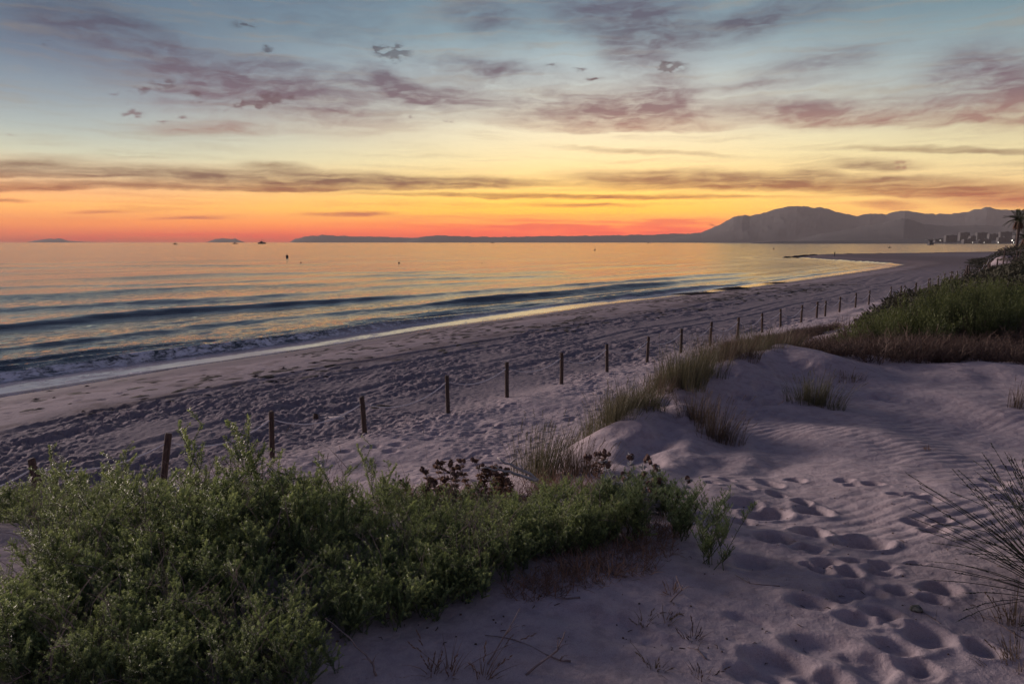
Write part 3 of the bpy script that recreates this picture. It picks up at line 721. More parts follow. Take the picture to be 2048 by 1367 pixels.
PALE = leaf_material('silvery_thistle', (0.42, 0.44, 0.46), (0.24, 0.25, 0.27), (0.3, 0.24, 0.2), .25, .7, .1)
DEADTWIG = plain('grey_dead_twig', (0.16, 0.12, 0.11), (0.30, 0.24, 0.22), 25)
HEAD = plain('dark_seed_head', (0.09, 0.05, 0.04), (0.18, 0.11, 0.085), 60)
DARKP = plain('dark_boat_paint', (0.018, 0.02, 0.025), (0.03, 0.03, 0.035), 3); WHITEP = plain('grey_white_paint', (0.35, 0.35, 0.36), (0.45, 0.45, 0.45), 3)
CONC = plain('pale_render_wall', (0.085, 0.085, 0.085), (0.12, 0.12, 0.12), .2, obj=False); GLASS = plain('dark_window_glass', (0.02, 0.025, 0.03), (0.04, 0.045, 0.05), 1, .15, .5, False)
REDP = plain('dark_red_buoy', (0.12, 0.03, 0.02), (0.16, 0.05, 0.03), 3, .5)

U = random.uniform
# ------------------------------------------------------------------ the rope and post fence
def post_mesh(h, r, seed):
    rs = random.Random(seed); mb = MB(); N = 12
    rings = [(-0.35, r), (0.0, r * 1.0), (h * .3, r * rs.uniform(.97, 1.02)), (h * .65, r * .98), (h - .03, r * .97), (h - .008, r * .9), (h, r * .78)]
    mb.tube([(rs.uniform(-.003, .003), rs.uniform(-.003, .003), z) for z, _ in rings], [q for _, q in rings], N); return mb
def fence_pt(px, py, w=0.0):
    a, _ = ray(px, py); o = F0 + FN * w
    t = (a * o[1] - o[0]) / (FE[0] - a * FE[1]); q = o + FE * t
    return q, t
fence = empty('rope_fence', (F0[0], F0[1], 0)); tag(fence, 'long fence of wooden posts linked by sagging pale rope along the beach', 'fence')
post_px = [(76, 972), (322, 935), (543, 888), (730, 865), (896, 825), (1014, 793), (1123, 765), (1214, 742), (1294, 722), (1362, 703), (1420, 687), (1475, 673), (1524, 662), (1561, 652),
           (1602, 645), (1633, 638), (1650, 632), (1679, 620), (1711, 610), (1738, 600), (1782, 584)]
tlist = [fence_pt(*p)[1] for p in post_px]
t_ = tlist[0]; pre = [t_ - 7.7, t_ - 5.1, t_ - 2.5]
t_ = tlist[-1]; post_t = []
while t_ < 122: t_ += 2.6 + U(-.15, .15); post_t.append(t_)
bends = pre + tlist + post_t
PM = [post_mesh(1.03, .058, s).mesh('post') for s in range(5)]
for m_ in PM: m_.materials.append(WOOD)
tops = []
leans = {3: (-.07, .03), 4: (-.17, .02), 6: (-.05, 0), 7: (.0, .02), 8: (-.03, 0), 11: (-.03, .02), 14: (.03, 0), 5: (-.03, 0)}
for i, t in enumerate(bends):
    w = 0.0 if t < 52 else -0.012 * (t - 52) + U(-.3, .3); q = F0 + FE * t + FN * w; z = hz(q[0], q[1])
    z = min(z, 1.2) if t < 30 else z
    lx, ly = leans.get(i, (U(-.03, .03), U(-.03, .03)))
    o = link('post', PM[i % 5], None, fence); sc_ = U(.96, 1.04)
    o.location = (q[0] - F0[0], q[1] - F0[1], z - 0.03); o.rotation_euler = (ly, lx, U(0, 6)); o.scale = (U(.93, 1.08),) * 2 + (sc_,)
    rm = Matrix.Translation(o.location) @ o.rotation_euler.to_matrix().to_4x4()
    tops.append(rm @ Vector((0, 0, 0.86 * sc_)))
for i in range(len(tops) - 1):
    a, b = tops[i], tops[i + 1]; L = (b - a).length
    if L > 7: continue
    sag = L * U(.095, .13); pts = [a.lerp(b, k / 12) - Vector((0, 0, sag * 4 * (k / 12) * (1 - k / 12))) for k in range(13)]
    mb = MB(); mb.tube(pts, .0145, 6); mb.build('rope', ROPE, fence)
# loose stakes left beside the fence
def stake(px, py, Y, h, label, rad=.035, tilt=.08):
    q = P(px, py, Y); z = hz(q.x, q.y)
    mb = post_mesh(h, rad, int(px)); o = mb.build('wooden_stake', WOOD); o.location = (q.x, q.y, z - 0.02); o.rotation_euler = (tilt, -tilt, 0)
    tag(o, label, 'stake')
stake(222, 905, 12.0, .62, 'short thin stake poking up behind the shrub between the two leftmost fence posts', .04, .06)
g = ground_at(632, 838); stake(632, 838, g.y, .13, 'dark stump of a broken stake beside the pale slab on the beach', .07, .05)
stake(84, 885, 12.2, .75, 'thin stake standing right behind the leftmost fence post', .03, .12)

# second, older row of thin posts far off beside the dune
old = empty('stake_fence', (60, 90, 0)); tag(old, 'far row of thin old stakes running up against the grassy dune', 'fence')
for i in range(26):
    t = 62 + i * 3.1 + U(-.8, .8); w = -3.2 + U(-1.2, .8) - i * .10; q = F0 + FE * t + FN * w
    o = link('post', PM[i % 5], None, old); o.location = (q[0] - 60, q[1] - 90, hz(q[0], q[1]) - .05); o.scale = (1.0, 1.0, U(1.2, 1.9)); o.rotation_euler = (U(-.06, .06), U(-.06, .06), 0)

# ------------------------------------------------------------------ leafy shrubs of the foreground
def shoot(mb, base, d, L, leaf=.022, step=.013, young=1.0, rad=.0028, whorl=5, bare=.0):
    """one upright shoot set with whorls of short fleshy leaves, closer and paler to the tip"""
    n = max(4, int(L / step)); p = base.copy(); pts = [p.copy()]; bend = Vector((U(-1, 1), U(-1, 1), U(.2, .9))) * .045; d = d.normalized()
    ph = U(0, 6); ph0 = ph
    for i in range(n):
        k = i / n; d = (d + bend + Vector((U(-.07, .07), U(-.07, .07), U(-.03, .05)))).normalized(); p = p + d * step * (1.15 - .45 * k)
        if i % 3 == 0 or i == n - 1: pts.append(p.copy())
        if k < bare: continue
        u = d.cross(Vector((.31, .2, .9))).normalized(); v = d.cross(u); ph += 1.1
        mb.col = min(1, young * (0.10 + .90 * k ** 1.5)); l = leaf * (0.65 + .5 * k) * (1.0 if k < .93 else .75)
        for j in range(whorl):
            a = ph + j * 2 * math.pi / whorl + U(-.3, .3); o = u * math.cos(a) + v * math.sin(a)
            dr = (o * U(.8, 1.2) + d * U(.1, .7) * (1 + k * .8)).normalized()
            kn = .55 + .65 * abs(math.sin(i * .62 + ph0)); mb.leaf(p, dr, d.cross(o), l * kn * U(.7, 1.25), l * U(.18, .28), 0)
    mb.col = .35; mb.tube(pts, [rad * (1 - .6 * i / len(pts)) for i in range(len(pts))], 3, 1, False)
    return pts
def branch_mesh(seed, H, side=9, spread=1.0, leaf=.017):
    random.seed(seed); mb = MB()
    pts = shoot(mb, Vector((0, 0, 0)), Vector((U(-.25, .25), U(-.25, .25), 1)), H, leaf, bare=.06)
    for i in range(side):
        k = U(.06, .85); q = pts[int(k * (len(pts) - 1))]; a = U(0, 6.28)
        d = Vector((math.cos(a) * spread, math.sin(a) * spread, U(.45, 1.5)))
        pp = shoot(mb, q, d, H * (1 - k) * U(.3, .75) + .04, leaf * .88, young=.9, rad=.002)
        for _t in range(2):
            q2 = random.choice(pp); a2 = U(0, 6.28); shoot(mb, q2, Vector((math.cos(a2), math.sin(a2), U(.3, .9))),   .04 + U(0, .07), leaf * .8, young=.85, rad=.0017)
    return mb
BR = []
for i in range(7):
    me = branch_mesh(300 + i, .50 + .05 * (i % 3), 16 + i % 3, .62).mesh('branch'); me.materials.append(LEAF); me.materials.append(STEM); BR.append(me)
SPIKE = []
for i in range(3):
    me = branch_mesh(340 + i, .62, 5, .45, .02).mesh('branch'); me.materials.append(LEAF); me.materials.append(STEM); SPIKE.append(me)
random.seed(360); _m = MB()
def _bare(p, d, L, lv):
    pts = [p.copy()]
    for k in range(5): d = (d.normalized() + Vector((U(-.22, .22), U(-.22, .22), U(0, .12)))).normalized(); p = p + d * L / 5; pts.append(p.copy())
    _m.tube(pts, [(.0036 - .0011 * lv) * (1 - .12 * k) for k in range(6)], 4, 0, False)
    if lv < 2:
        for k in (2, 3, 5): a = U(0, 6.28); _bare(pts[k], Vector((math.cos(a), math.sin(a), U(.4, 1.4))), L * U(.3, .5), lv + 1)
for _i in range(3): _bare(Vector((0, 0, 0)), Vector((U(-.4, .4), U(-.4, .4), 1)), .6, 0)
BARE = _m.mesh('dead_branch'); BARE.materials.append(DEADTWIG)
random.seed(11)
def inpoly(x, y, poly):
    c = False; n = len(poly)
    for i in range(n):
        ax, ay = poly[i]; bx, by = poly[(i + 1) % n]
        if (ay > y) != (by > y) and x < (bx - ax) * (y - ay) / (by - ay) + ax: c = not c
    return c
def shrub(poly, n, hfun, label, group, spikes=()):
    xs = [p[0] for p in poly]; ys = [p[1] for p in poly]; cx, cy = sum(xs) / len(xs), sum(ys) / len(ys); z0 = hz(cx, cy)
    root = empty('leafy_shrub', (cx, cy, z0)); tag(root, label, 'shrub', group)
    pts = []; tries = 0
    mind = math.sqrt((max(xs) - min(xs)) * (max(ys) - min(ys)) / n) * .62
    while len(pts) < n and tries < n * 60:
        tries += 1; x, y = U(min(xs), max(xs)), U(min(ys), max(ys))
        if not inpoly(x, y, poly): continue
        if any((x - a) ** 2 + (y - b) ** 2 < mind * mind for a, b in pts) and U(0, 1) > .03 : continue
        pts.append((x, y))
    A = np.array(pts); Z = height(A[:, 0], A[:, 1])
    for (x, y), z in zip(pts, Z):
        o = link('branch', random.choice(BR), None, root); h = hfun(x, y) / .52 * U(.78, 1.18)
        # lean outwards towards the edge of the clump
        dx, dy = x - cx, y - cy; k = .25
        o.location = (x - cx, y - cy, z - z0 - .03); o.rotation_euler = (-dy * k + U(-.22, .22), dx * k + U(-.22, .22), U(0, 6.28))
        s = max(.35, h); o.scale = (min(s, 1.25) * .95, min(s, 1.25) * .95, s)
    for (x, y), z in list(zip(pts, Z))[::13]:
        o = link('dead_branch', BARE, None, root); s = hfun(x, y) / .52 * U(.8, 1.05); o.location = (x - cx, y - cy, z - z0); o.rotation_euler = (U(-.4, .4), U(-.4, .4), U(0, 6.28)); o.scale = (s, s, s)
    for px, py, Y, hh in spikes:
        q = P(px, py, Y); z = hz(q.x, q.y); H = q.z - z
        o = link('branch', random.choice(SPIKE), None, root); o.location = (q.x - cx - U(-.05, .05), q.y - cy, z - z0); o.rotation_euler = (U(-.06, .06), U(-.1, .1), U(0, 6.28)); s = max(H, .2) / .60
        o.scale = (min(s, 1.3), min(s, 1.3), s)
    return root
def G(px, py):
    g = find_ground(px, py, coarse); return (g.x, g.y)
GR = 'dense green leafy shrubs spreading over the dune in the foreground'
def ctop(x, y, tab):
    """height needed for the crown to reach the outline seen in the photograph"""
    px = 1024 + FPX * x / (y * math.cos(PITCH)); py = np.interp(px, [t[0] for t in tab], [t[1] for t in tab])
    return px, py
TOPS = [(-400, 1040), (0, 1040), (120, 1020), (200, 975), (300, 958), (370, 935), (450, 930), (540, 925), (620, 958), (700, 975), (760, 965), (830, 985), (900, 1015), (1000, 1010), (1060, 1000), (1130, 995), (1200, 1030), (1260, 1045), (1330, 1090)]
def crown(yb, k0=0.62):
    def f(x, y):
        px, py = ctop(x, y, TOPS); zt = P(px, py, yb).z      # crown level at its highest, over depth yb
        z = 2.72; H = zt - z; e = 1 - k0 * abs((y - yb) / 1.25) ** 1.6
        return max(.24, H * max(e, .5) * (.82 if px < 190 else 1))
    return f
polyA = [G(60, 1330), G(70, 1230), G(60, 1120), (-2.9, 4.2), (-2.2, 4.75), (-.9, 4.75), (-.55, 4.0), G(600, 1300), G(520, 1420), G(300, 1440)]
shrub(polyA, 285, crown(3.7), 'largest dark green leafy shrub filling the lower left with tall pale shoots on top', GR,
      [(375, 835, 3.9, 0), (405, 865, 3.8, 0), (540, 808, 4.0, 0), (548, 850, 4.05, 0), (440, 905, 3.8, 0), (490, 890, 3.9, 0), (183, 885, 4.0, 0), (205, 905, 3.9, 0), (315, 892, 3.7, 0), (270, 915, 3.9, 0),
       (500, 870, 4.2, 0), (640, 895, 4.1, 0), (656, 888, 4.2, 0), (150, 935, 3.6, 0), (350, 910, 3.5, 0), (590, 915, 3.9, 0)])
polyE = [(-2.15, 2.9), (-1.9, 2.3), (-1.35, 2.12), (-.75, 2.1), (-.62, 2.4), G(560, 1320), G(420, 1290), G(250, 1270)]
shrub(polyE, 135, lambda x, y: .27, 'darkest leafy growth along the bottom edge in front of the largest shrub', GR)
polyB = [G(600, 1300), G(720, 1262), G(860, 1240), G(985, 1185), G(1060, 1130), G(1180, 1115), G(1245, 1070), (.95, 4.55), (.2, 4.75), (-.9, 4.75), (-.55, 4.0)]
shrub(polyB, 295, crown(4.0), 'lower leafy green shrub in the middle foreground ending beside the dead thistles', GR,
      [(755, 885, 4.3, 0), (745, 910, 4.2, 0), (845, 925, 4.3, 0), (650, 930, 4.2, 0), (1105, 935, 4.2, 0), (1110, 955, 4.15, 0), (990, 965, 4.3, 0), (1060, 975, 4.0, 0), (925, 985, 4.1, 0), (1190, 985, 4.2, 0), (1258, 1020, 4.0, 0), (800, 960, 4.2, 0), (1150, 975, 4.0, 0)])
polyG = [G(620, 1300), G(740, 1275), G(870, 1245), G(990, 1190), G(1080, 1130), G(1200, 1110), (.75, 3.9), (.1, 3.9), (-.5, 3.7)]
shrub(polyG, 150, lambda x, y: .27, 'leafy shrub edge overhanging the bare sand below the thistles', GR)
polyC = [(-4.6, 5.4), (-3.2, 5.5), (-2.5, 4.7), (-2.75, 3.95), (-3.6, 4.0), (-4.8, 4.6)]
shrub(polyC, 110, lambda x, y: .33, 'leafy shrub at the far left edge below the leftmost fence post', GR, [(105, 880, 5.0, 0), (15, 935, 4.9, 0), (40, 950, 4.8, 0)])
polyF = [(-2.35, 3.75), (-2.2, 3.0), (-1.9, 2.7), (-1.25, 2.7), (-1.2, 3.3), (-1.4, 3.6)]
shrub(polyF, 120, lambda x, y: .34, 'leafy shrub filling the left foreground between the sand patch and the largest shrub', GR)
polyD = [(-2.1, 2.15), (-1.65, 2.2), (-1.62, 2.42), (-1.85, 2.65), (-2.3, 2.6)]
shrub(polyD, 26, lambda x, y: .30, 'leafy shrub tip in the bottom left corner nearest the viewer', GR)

# ------------------------------------------------------------------ grasses
def tuft_mb(seed, H, spread, n, m=0, w=.0022, heads=.25, stiff=.5, rad=.05):
    random.seed(seed); mb = MB()
    wind = Vector((U(.02, .16), U(-.06, .06), 0))
    for i in range(n):
        a = U(0, 6.28); r = rad * math.sqrt(U(0, 1)) * (1 + .5 * math.sin(3 * a + seed)); b = Vector((math.cos(a) * r, math.sin(a) * r, -.02)); h = H * (U(.3, .8) if U(0, 1) < .8 else U(.8, 1.12))
        d = Vector((math.cos(a), math.sin(a), 0)) * spread * U(.15, 1.0) * (r / rad + .3)
        d += Vector((U(-.13, .13), U(-.13, .13), 0)) + wind; d *= (1.8 if U(0, 1) < .12 else 1); pts = []
        for k in range(5):
            q = k / 4; pts.append(b + Vector((0, 0, h * q * (1 - .18 * q * (1 - stiff)))) + d * h * (q ** 1.7))
        mb.col = U(0, 1); mb.blade(pts, w * U(.7, 1.3), m)
        if U(0, 1) < heads:
            e = pts[-1]; dd = (pts[-1] - pts[-2]).normalized()
            for s in range(5):
                mb.leaf(e - dd * s * .014, (dd + Vector((U(-.4, .4), U(-.4, .4), 0))).normalized(), Vector((1, 0, 0)), .022, .003, m)
    return mb
def tuft(name, loc, label, mat, seed, H, spread=.35, n=120, w=.0022, heads=.2, group='tufts of dune grass', cat='grass tuft', rad=.06, stiff=.5):
    o = tuft_mb(seed, H, spread, n, 0, w, heads, stiff, rad).build(name, mat); o.location = loc; tag(o, label, cat, group); return o
TF = [(1232, 882, .46, .20, 'spiky olive grass tuft at the lowest left end of the dune crest', GRASS, 420, .42),
      (1290, 842, .40, .20, 'olive grass tuft on the crest just above the lowest one', GRASS, 320, .4),
      (1372, 800, .62, .24, 'broad bushy grass clump on the shoulder of the dune crest', GRASS, 760, .36),
      (1392, 852, .42, .16, 'drooping grass clump hanging down the steep flank of the dune', STRAW, 300, .4),
      (1445, 748, .40, .30, 'brownish grass clump along the upper edge of the sand crest', STRAW, 520, .4),
      (1520, 716, .36, .30, 'dark grass clump at the top where the crest meets the brown scrub', GRASS, 480, .4),
      (1436, 872, .46, .18, 'fine straw coloured tuft standing alone on the sandy dune face', STRAW, 420, .36),
      (1630, 800, .42, .24, 'rounded greenish tuft perched in the middle of the sand crest', GRASS, 640, .42),
      (2035, 820, .40, .08, 'thin straw tuft at the right edge of the upper dune slope', STRAW, 110, .3),
      (1085, 958, .56, .20, 'tall green brown grass tuft behind the bleached driftwood branch', GRASS, 620, .28),
      (1165, 955, .40, .18, 'shorter brown grass tuft right of the tall one behind the shrub', STRAW, 380, .45),
      (1700, 765, .16, .16, 'low rusty grass tuft on the sand ridge beside the round green one', STRAW, 120, .6),
      (1255, 862, .30, .14, 'low ragged tuft between the lowest two olive tufts of the crest', STRAW, 200, .6),
      (1412, 775, .46, .18, 'narrow tuft right behind the broad bushy clump', GRASS, 300, .4),
      (1478, 738, .30, .2, 'thin ragged grass where the crest flattens out', STRAW, 240, .55),
      (1565, 708, .26, .22, 'low brown grass in front of the scrub at the top of the crest', STRAW, 260, .6),
      (1330, 815, .34, .18, 'small brown grass tuft filling the gap left of the broad clump', STRAW, 260, .45)]
for i, (px, py, H, rad, lb, mt, n, sp) in enumerate(TF):
    g = ground_at(px, py); d = g.y
    tuft('grass_tuft', g, lb, mt, 500 + i, H * d / 8 if d > 8 else H, sp, n, .0011 + .00011 * d, .12, rad=rad * max(1, d / 8))
# wispy brown grasses standing behind the shrub on the left
for i, (px, py, Y, H, n, lb) in enumerate(((470, 900, 5.6, .72, 80, 'tall wispy brown grass standing behind the shrub left of the spiky shoot'), (520, 900, 5.9, .66, 60, 'thin brown grass stems between the tall green shoot and the third fence post'),
        (645, 940, 6.4, .50, 26, 'sparse thin upright stems on the sand right of the third fence post'), (640, 1000, 5.0, .35, 20, 'few dry stems among the back of the middle shrub'),
        (865, 905, 7.6, .24, 10, 'tiny lone stems on the smooth sand left of the dead thistle'), (720, 935, 7.0, .34, 10, 'single dark stalks on the sand below the leaning post'))):
    q = P(px, py, Y); z = hz(q.x, q.y)
    tuft('dry_grass', (q.x, q.y, z), lb, BROWN, 540 + i, max(H, P(px, py - 40, Y).z - z), .28, n, .0018, .3, 'wispy dry grasses behind the shrubs', 'dry grass', .16, .9)

# big rush clump at the right edge
def rush(seed, H, n):
    random.seed(seed); mb = MB(); root = []
    for i in range(n):
        a = U(0, 6.28); r = .07 * math.sqrt(U(0, 1)); th = U(.02, .85) if i % 4 else U(.6, 1.4)
        d = Vector((math.cos(a) * math.sin(th), math.sin(a) * math.sin(th), math.cos(th) * 1.1)); h = H * U(.55, 1.0); b = Vector((math.cos(a) * r, math.sin(a) * r, -.02))
        bw = Vector((U(-.12, .12), U(-.12, .12), U(-.08, .04))); kk = random.randrange(2, 6) if U(0, 1) < .15 else 9; pts = [b + d * h * k / 6 + Vector((0, 0, -.16 * h * (k / 6) ** 2.2 * math.sin(th))) + bw * h * (k / 6) ** 2 + (Vector((0, 0, -.05 * (k - kk))) if k > kk else Vector((0, 0, 0))) for k in range(7)]
        mb.col = U(0, .8); mb.tube(pts, [.0026 - .0014 * k / 6 for k in range(7)], 4, 0, False)
        dd = (pts[-1] - pts[-2]).normalized()
        for s in range(9):     # knobbly tip
            e = pts[-1] - dd * s * .016
            mb.leaf(e, (dd + Vector((U(-.5, .5), U(-.5, .5), U(-.3, .5))) * .5).normalized(), Vector((U(-1, 1), U(-1, 1), 0)), .02, .0035, 0)
    return mb
q = P(2160, 1190, 3.1); z = hz(q.x, q.y)
o = rush(61, .85, 320).build('rush_clump', REED); o.location = (q.x, q.y, z); tag(o, 'big dark rush clump with long knobbly stems leaning in from the right edge', 'rush', 'rushes')
q = P(2150, 1120, 3.6); z = hz(q.x, q.y)
o = rush(62, .7, 90).build('rush_clump', REED); o.location = (q.x, q.y, z); tag(o, 'second dark rush clump half out of view behind the big one at right', 'rush', 'rushes')
for i, (px, py, H, lb) in enumerate(((2040, 1345, .12, 'tawny dry grass tuft in the bottom right corner of the sand'), (2030, 1250, .16, 'straw litter at the foot of the big rush clump'))):
    g = ground_at(px, py); tuft('grass_tuft', g, lb, STRAW, 570 + i, H, 1.0, 110, .0016, .1, rad=.10)

# ------------------------------------------------------------------ dead sea holly, driftwood, rocket
def holly(seed, H, nst, mats, headmat_i=1, leafy=1.0, spread=.5):
    random.seed(seed); stem = MB(); lf = MB(); hd = []
    for i in range(nst):
        a = U(0, 6.28); d = Vector((math.cos(a) * spread * U(.2, 1), math.sin(a) * spread * U(.2, 1), 1)); L = H * U(.6, 1.0); p = Vector((U(-.08, .08), U(-.06, .06), 0)); pts = [p]
        for k in range(6):
            d = (d.normalized() + Vector((U(-.15, .15), U(-.15, .15), 0))); p = p + d.normalized() * L / 6; pts.append(p)
            for j in range(int(3 * leafy)):      # lobed spiny leaf: a fan of points
                aa = U(0, 6.28); o = Vector((math.cos(aa), math.sin(aa), U(-.2, .8))).normalized(); lf.col = U(0, 1); s = U(.03, .05)
                for f in range(5):
                    an = (f - 2) * .5; e = (o * math.cos(an) + o.cross(Vector((0, 0, 1))).normalized() * math.sin(an)).normalized()
                    lf.leaf(p, (e + Vector((0, 0, U(-.3, .3)))).normalized(), Vector((0, 0, 1)), s * (1 - .12 * abs(f - 2)), s * .17, 0, .5)
        stem.tube(pts, [.0045 - .0022 * k / 6 for k in range(7)], 4, 0, False)
        for c in range(2):
            e = pts[-1] + (Vector((U(-.04, .04), U(-.04, .04), U(-.02, .03))) if c else Vector((0, 0, 0))); r = U(.011, .015)
            if c: stem.tube([pts[-2], e], .002, 3, 0, False)
            hd.append((e.copy(), r))
            for f in range(6):
                an = f * 1.05; hd_d = Vector((math.cos(an), math.sin(an), .35)).normalized(); lf.col = .6; lf.leaf(e - Vector((0, 0, r)), hd_d, Vector((-math.sin(an), math.cos(an), 0)), r * 2.4, r * .35)
    return stem, lf, hd
def put_holly(px, py, Y, H, nst, seed, m, lb, name='sea_holly', leafy=1.0, spread=.5, group='dried sea holly plants'):
    q = P(px, py, Y); z = hz(q.x, q.y); root = empty(name, (q.x, q.y, z)); tag(root, lb, 'thistle', group)
    st, lf, hd = holly(seed, H, nst, m, 1, leafy, spread)
    st.build('stem', m[0], root); lf.build('leaves', m[1], root); 
    for e, r in hd: o = link('seed_head', SEEDHEAD, None, root); o.location = e; o.scale = (r, r, r * 1.2); o.rotation_euler.z = U(0, 6)
bm = bmesh.new(); bmesh.ops.create_icosphere(bm, subdivisions=2, radius=1)
for v in bm.verts:
    if v.index % 2: v.co *= 1.45      # bristles
SEEDHEAD = bpy.data.meshes.new('seed_head'); bm.to_mesh(SEEDHEAD); bm.free(); SEEDHEAD.materials.append(HEAD)
DH = (DEADTWIG, RUST, HEAD)
put_holly(900, 960, 5.0, .36, 8, 1, DH, 'brown dried thistle with lobed leaves and round heads left of the driftwood')
put_holly(955, 955, 5.15, .38, 8, 2, DH, 'dried brown thistle whose tallest heads stand against the sand by the driftwood')
put_holly(860, 985, 4.9, .26, 5, 3, DH, 'low dried thistle at the back left edge of the thistle patch', leafy=1.4)
put_holly(1010, 965, 5.2, .28, 5, 4, DH, 'dried thistle tucked against the tall grass tuft', leafy=1.3)
put_holly(1185, 940, 5.4, .24, 5, 5, DH, 'small dried thistle with few dark heads between grass and silvery thistles', leafy=.6)
PH = (BLEACH, PALE, HEAD)
put_holly(1265, 985, 4.5, .34, 9, 6, PH, 'silvery white thistle with dark round heads at the right end of the shrubs', spread=.7)
put_holly(1320, 1000, 4.3, .30, 7, 7, PH, 'silvery thistle leaning out over the footprints with dark heads', spread=.8)
put_holly(1000, 915, 5.35, .16, 3, 8, PH, 'pale bluish thistle leaf cluster behind the driftwood', leafy=2, spread=.9)
def stick(name, pts, r, mat, lb, cat, group=None, twigs=()):
    mb = MB(); n = len(pts); V = [Vector(p) for p in pts]
    fine = []
    for i in range(n - 1):
        for k in range(3): fine.append(V[i].lerp(V[i + 1], k / 3) + Vector((U(-1, 1), U(-1, 1), U(-1, 1))) * r * .6)
    fine.append(V[-1]); mb.tube(fine, [r * (1 - .65 * i / len(fine)) for i in range(len(fine))], 6)
    for i, d in twigs: mb.tube([V[i], V[i] + Vector(d) * .5 + Vector((0, 0, .01)), V[i] + Vector(d)], [r * .5, r * .35, r * .15], 4)
    o = mb.build(name, mat); o['label'] = lb; o['category'] = cat
    if group: o['group'] = group
    return o
q = [P(x, y, Y) for x, y, Y in ((1078, 962, 4.95), (1050, 945, 4.95), (1020, 928, 5.0), (995, 915, 5.05))]
stick('driftwood_branch', q, .016, BLEACH, 'bleached white driftwood branch slanting up over the dead thistles', 'driftwood', 'bleached branches', [(1, (-.05, 0, .07)), (2, (.06, 0, .05))])
q = [P(x, y, Y) for x, y, Y in ((1070, 960, 4.9), (1030, 946, 4.9), (1000, 940, 4.92), (960, 935, 4.95))]
stick('driftwood_branch', q, .013, BLEACH, 'lower bleached branch lying flatter beneath the slanting one', 'driftwood', 'bleached branches', [(2, (-.05, 0, .04))])

def rocket(seed, n, H, spread, lean=(0, 0)):
    random.seed(seed); st = MB(); lf = MB()
    def stem(p, d, L, lvl):
        pts = [p.copy()]; 
        for k in range(7):
            d = (d.normalized() + Vector((U(-.10, .10), U(-.10, .10), .10))).normalized(); p = p + d * L / 7; pts.append(p.copy())
            for j in range(2):
                a = U(0, 6.28); o = (Vector((math.cos(a), math.sin(a), .9))).normalized(); lf.col = U(.2, 1); lf.leaf(p, o, Vector((-math.sin(a), math.cos(a), 0)), U(.018, .036), .0026)
            if lvl < 2 and U(0, 1) < .5: a = U(0, 6.28); stem(p.copy(), Vector((math.cos(a), math.sin(a), .8)), L * .45, lvl + 1)
        st.tube(pts, [.0022 * (1 - .5 * k / 8) / (1 + .4 * lvl) for k in range(8)], 4, 0, False)
    for i in range(n):
        a = U(0, 6.28); stem(Vector((U(-.05, .05), U(-.05, .05), 0)), Vector((math.cos(a) * spread + lean[0], math.sin(a) * spread + lean[1], 1)), H * U(.6, 1), 0)
    return st, lf
ROCKL = leaf_material('bright_rocket_leaf', (0.22, 0.29, 0.12), (0.10, 0.15, 0.07), (0.2, 0.2, 0.08), .35, .5, .03)
for i, (px, py, Y, n, H, sp, ln, lb) in enumerate(((1425, 1128, 3.45, 9, .30, .7, (.35, .1), 'thin green sprawling stems reaching right over the sand path'), (1360, 1085, 3.75, 14, .26, .6, (.15, .1), 'green stemmy plant under the silvery thistles'),
        (1270, 1080, 3.9, 14, .26, .5, (0, .1), 'fine green stemmy plant between the shrub and the silvery thistles'), (1330, 1050, 4.1, 12, .22, .6, (.1, 0), 'green stemmy plant at the right end of the shrubs behind the others'), (1215, 1060, 4.2, 10, .26, .4, (0, 0), 'green stemmy plant rising through the rusty litter'))):
    g = ground_at(px, py); root = empty('stemmy_plant', g); tag(root, lb, 'plant', 'green stemmy plants beside the path')
    st, lf = rocket(700 + i, n, H, sp, ln); st.build('stem', STEM, root); lf.build('leaves', ROCKL, root)

# rusty dry litter under the right end of the shrubs (nobody could count it)
def litter(name, spots, mat, label, n, H, seed, w=.0022, curl=.8):
    random.seed(seed); mb = MB()
    for (x, y, r, k) in spots:
        for i in range(int(n * k)):
            a = U(0, 6.28); rr = r * math.sqrt(U(0, 1)); bx, by = x + math.cos(a) * rr, y + math.sin(a) * rr
            mb.v; pts = [Vector((bx, by, 0))]; d = Vector((U(-1, 1), U(-1, 1), U(.2, 1.1))).normalized(); h = H * U(.3, 1)
            for s in range(4): d = (d + Vector((U(-1, 1), U(-1, 1), U(-.6, .3))) * curl * .5).normalized(); pts.append(pts[-1] + d * h / 4)
            mb.col = U(0, 1); mb.blade(pts, w * U(.6, 1.3)); mb_idx = len(pts) * 2 - 1
            base.append((len(mb.v) - mb_idx, len(mb.v), bx, by))
    A = np.array(mb.v); B = base; bx = np.array([b[2] for b in B]); by = np.array([b[3] for b in B]); z = height(bx, by) - .005
    for (i0, i1, _, _), zz in zip(B, z): A[i0:i1, 2] += zz
    mb.v = [tuple(p) for p in A.tolist()]; base.clear()
    o = mb.build(name, mat); tag(o, label, kind='stuff'); return o
base = []
sp = []
for px, py, r, k in ((1110, 1165, .16, 1), (1180, 1150, .16, 1), (1250, 1130, .16, 1.1), (1300, 1100, .15, 1), (1230, 1090, .18, 1), (1140, 1120, .18, 1), (1330, 1075, .12, .8), (1060, 1180, .12, .6)):
    x, y = G(px, py); sp.append((x, y, r, k))
litter('dry_litter', sp, RUST, 'rusty tangle of dry stems under the right end of the shrubs', 330, .13, 21)
sp = [(-0.1 + U(-.9, .7), 4.95 + U(-.25, .35), .16, 1) for i in range(12)]
litter('dry_stems', sp, RUST, 'brown dead stems and leaves heaped behind the shrubs', 240, .26, 22)

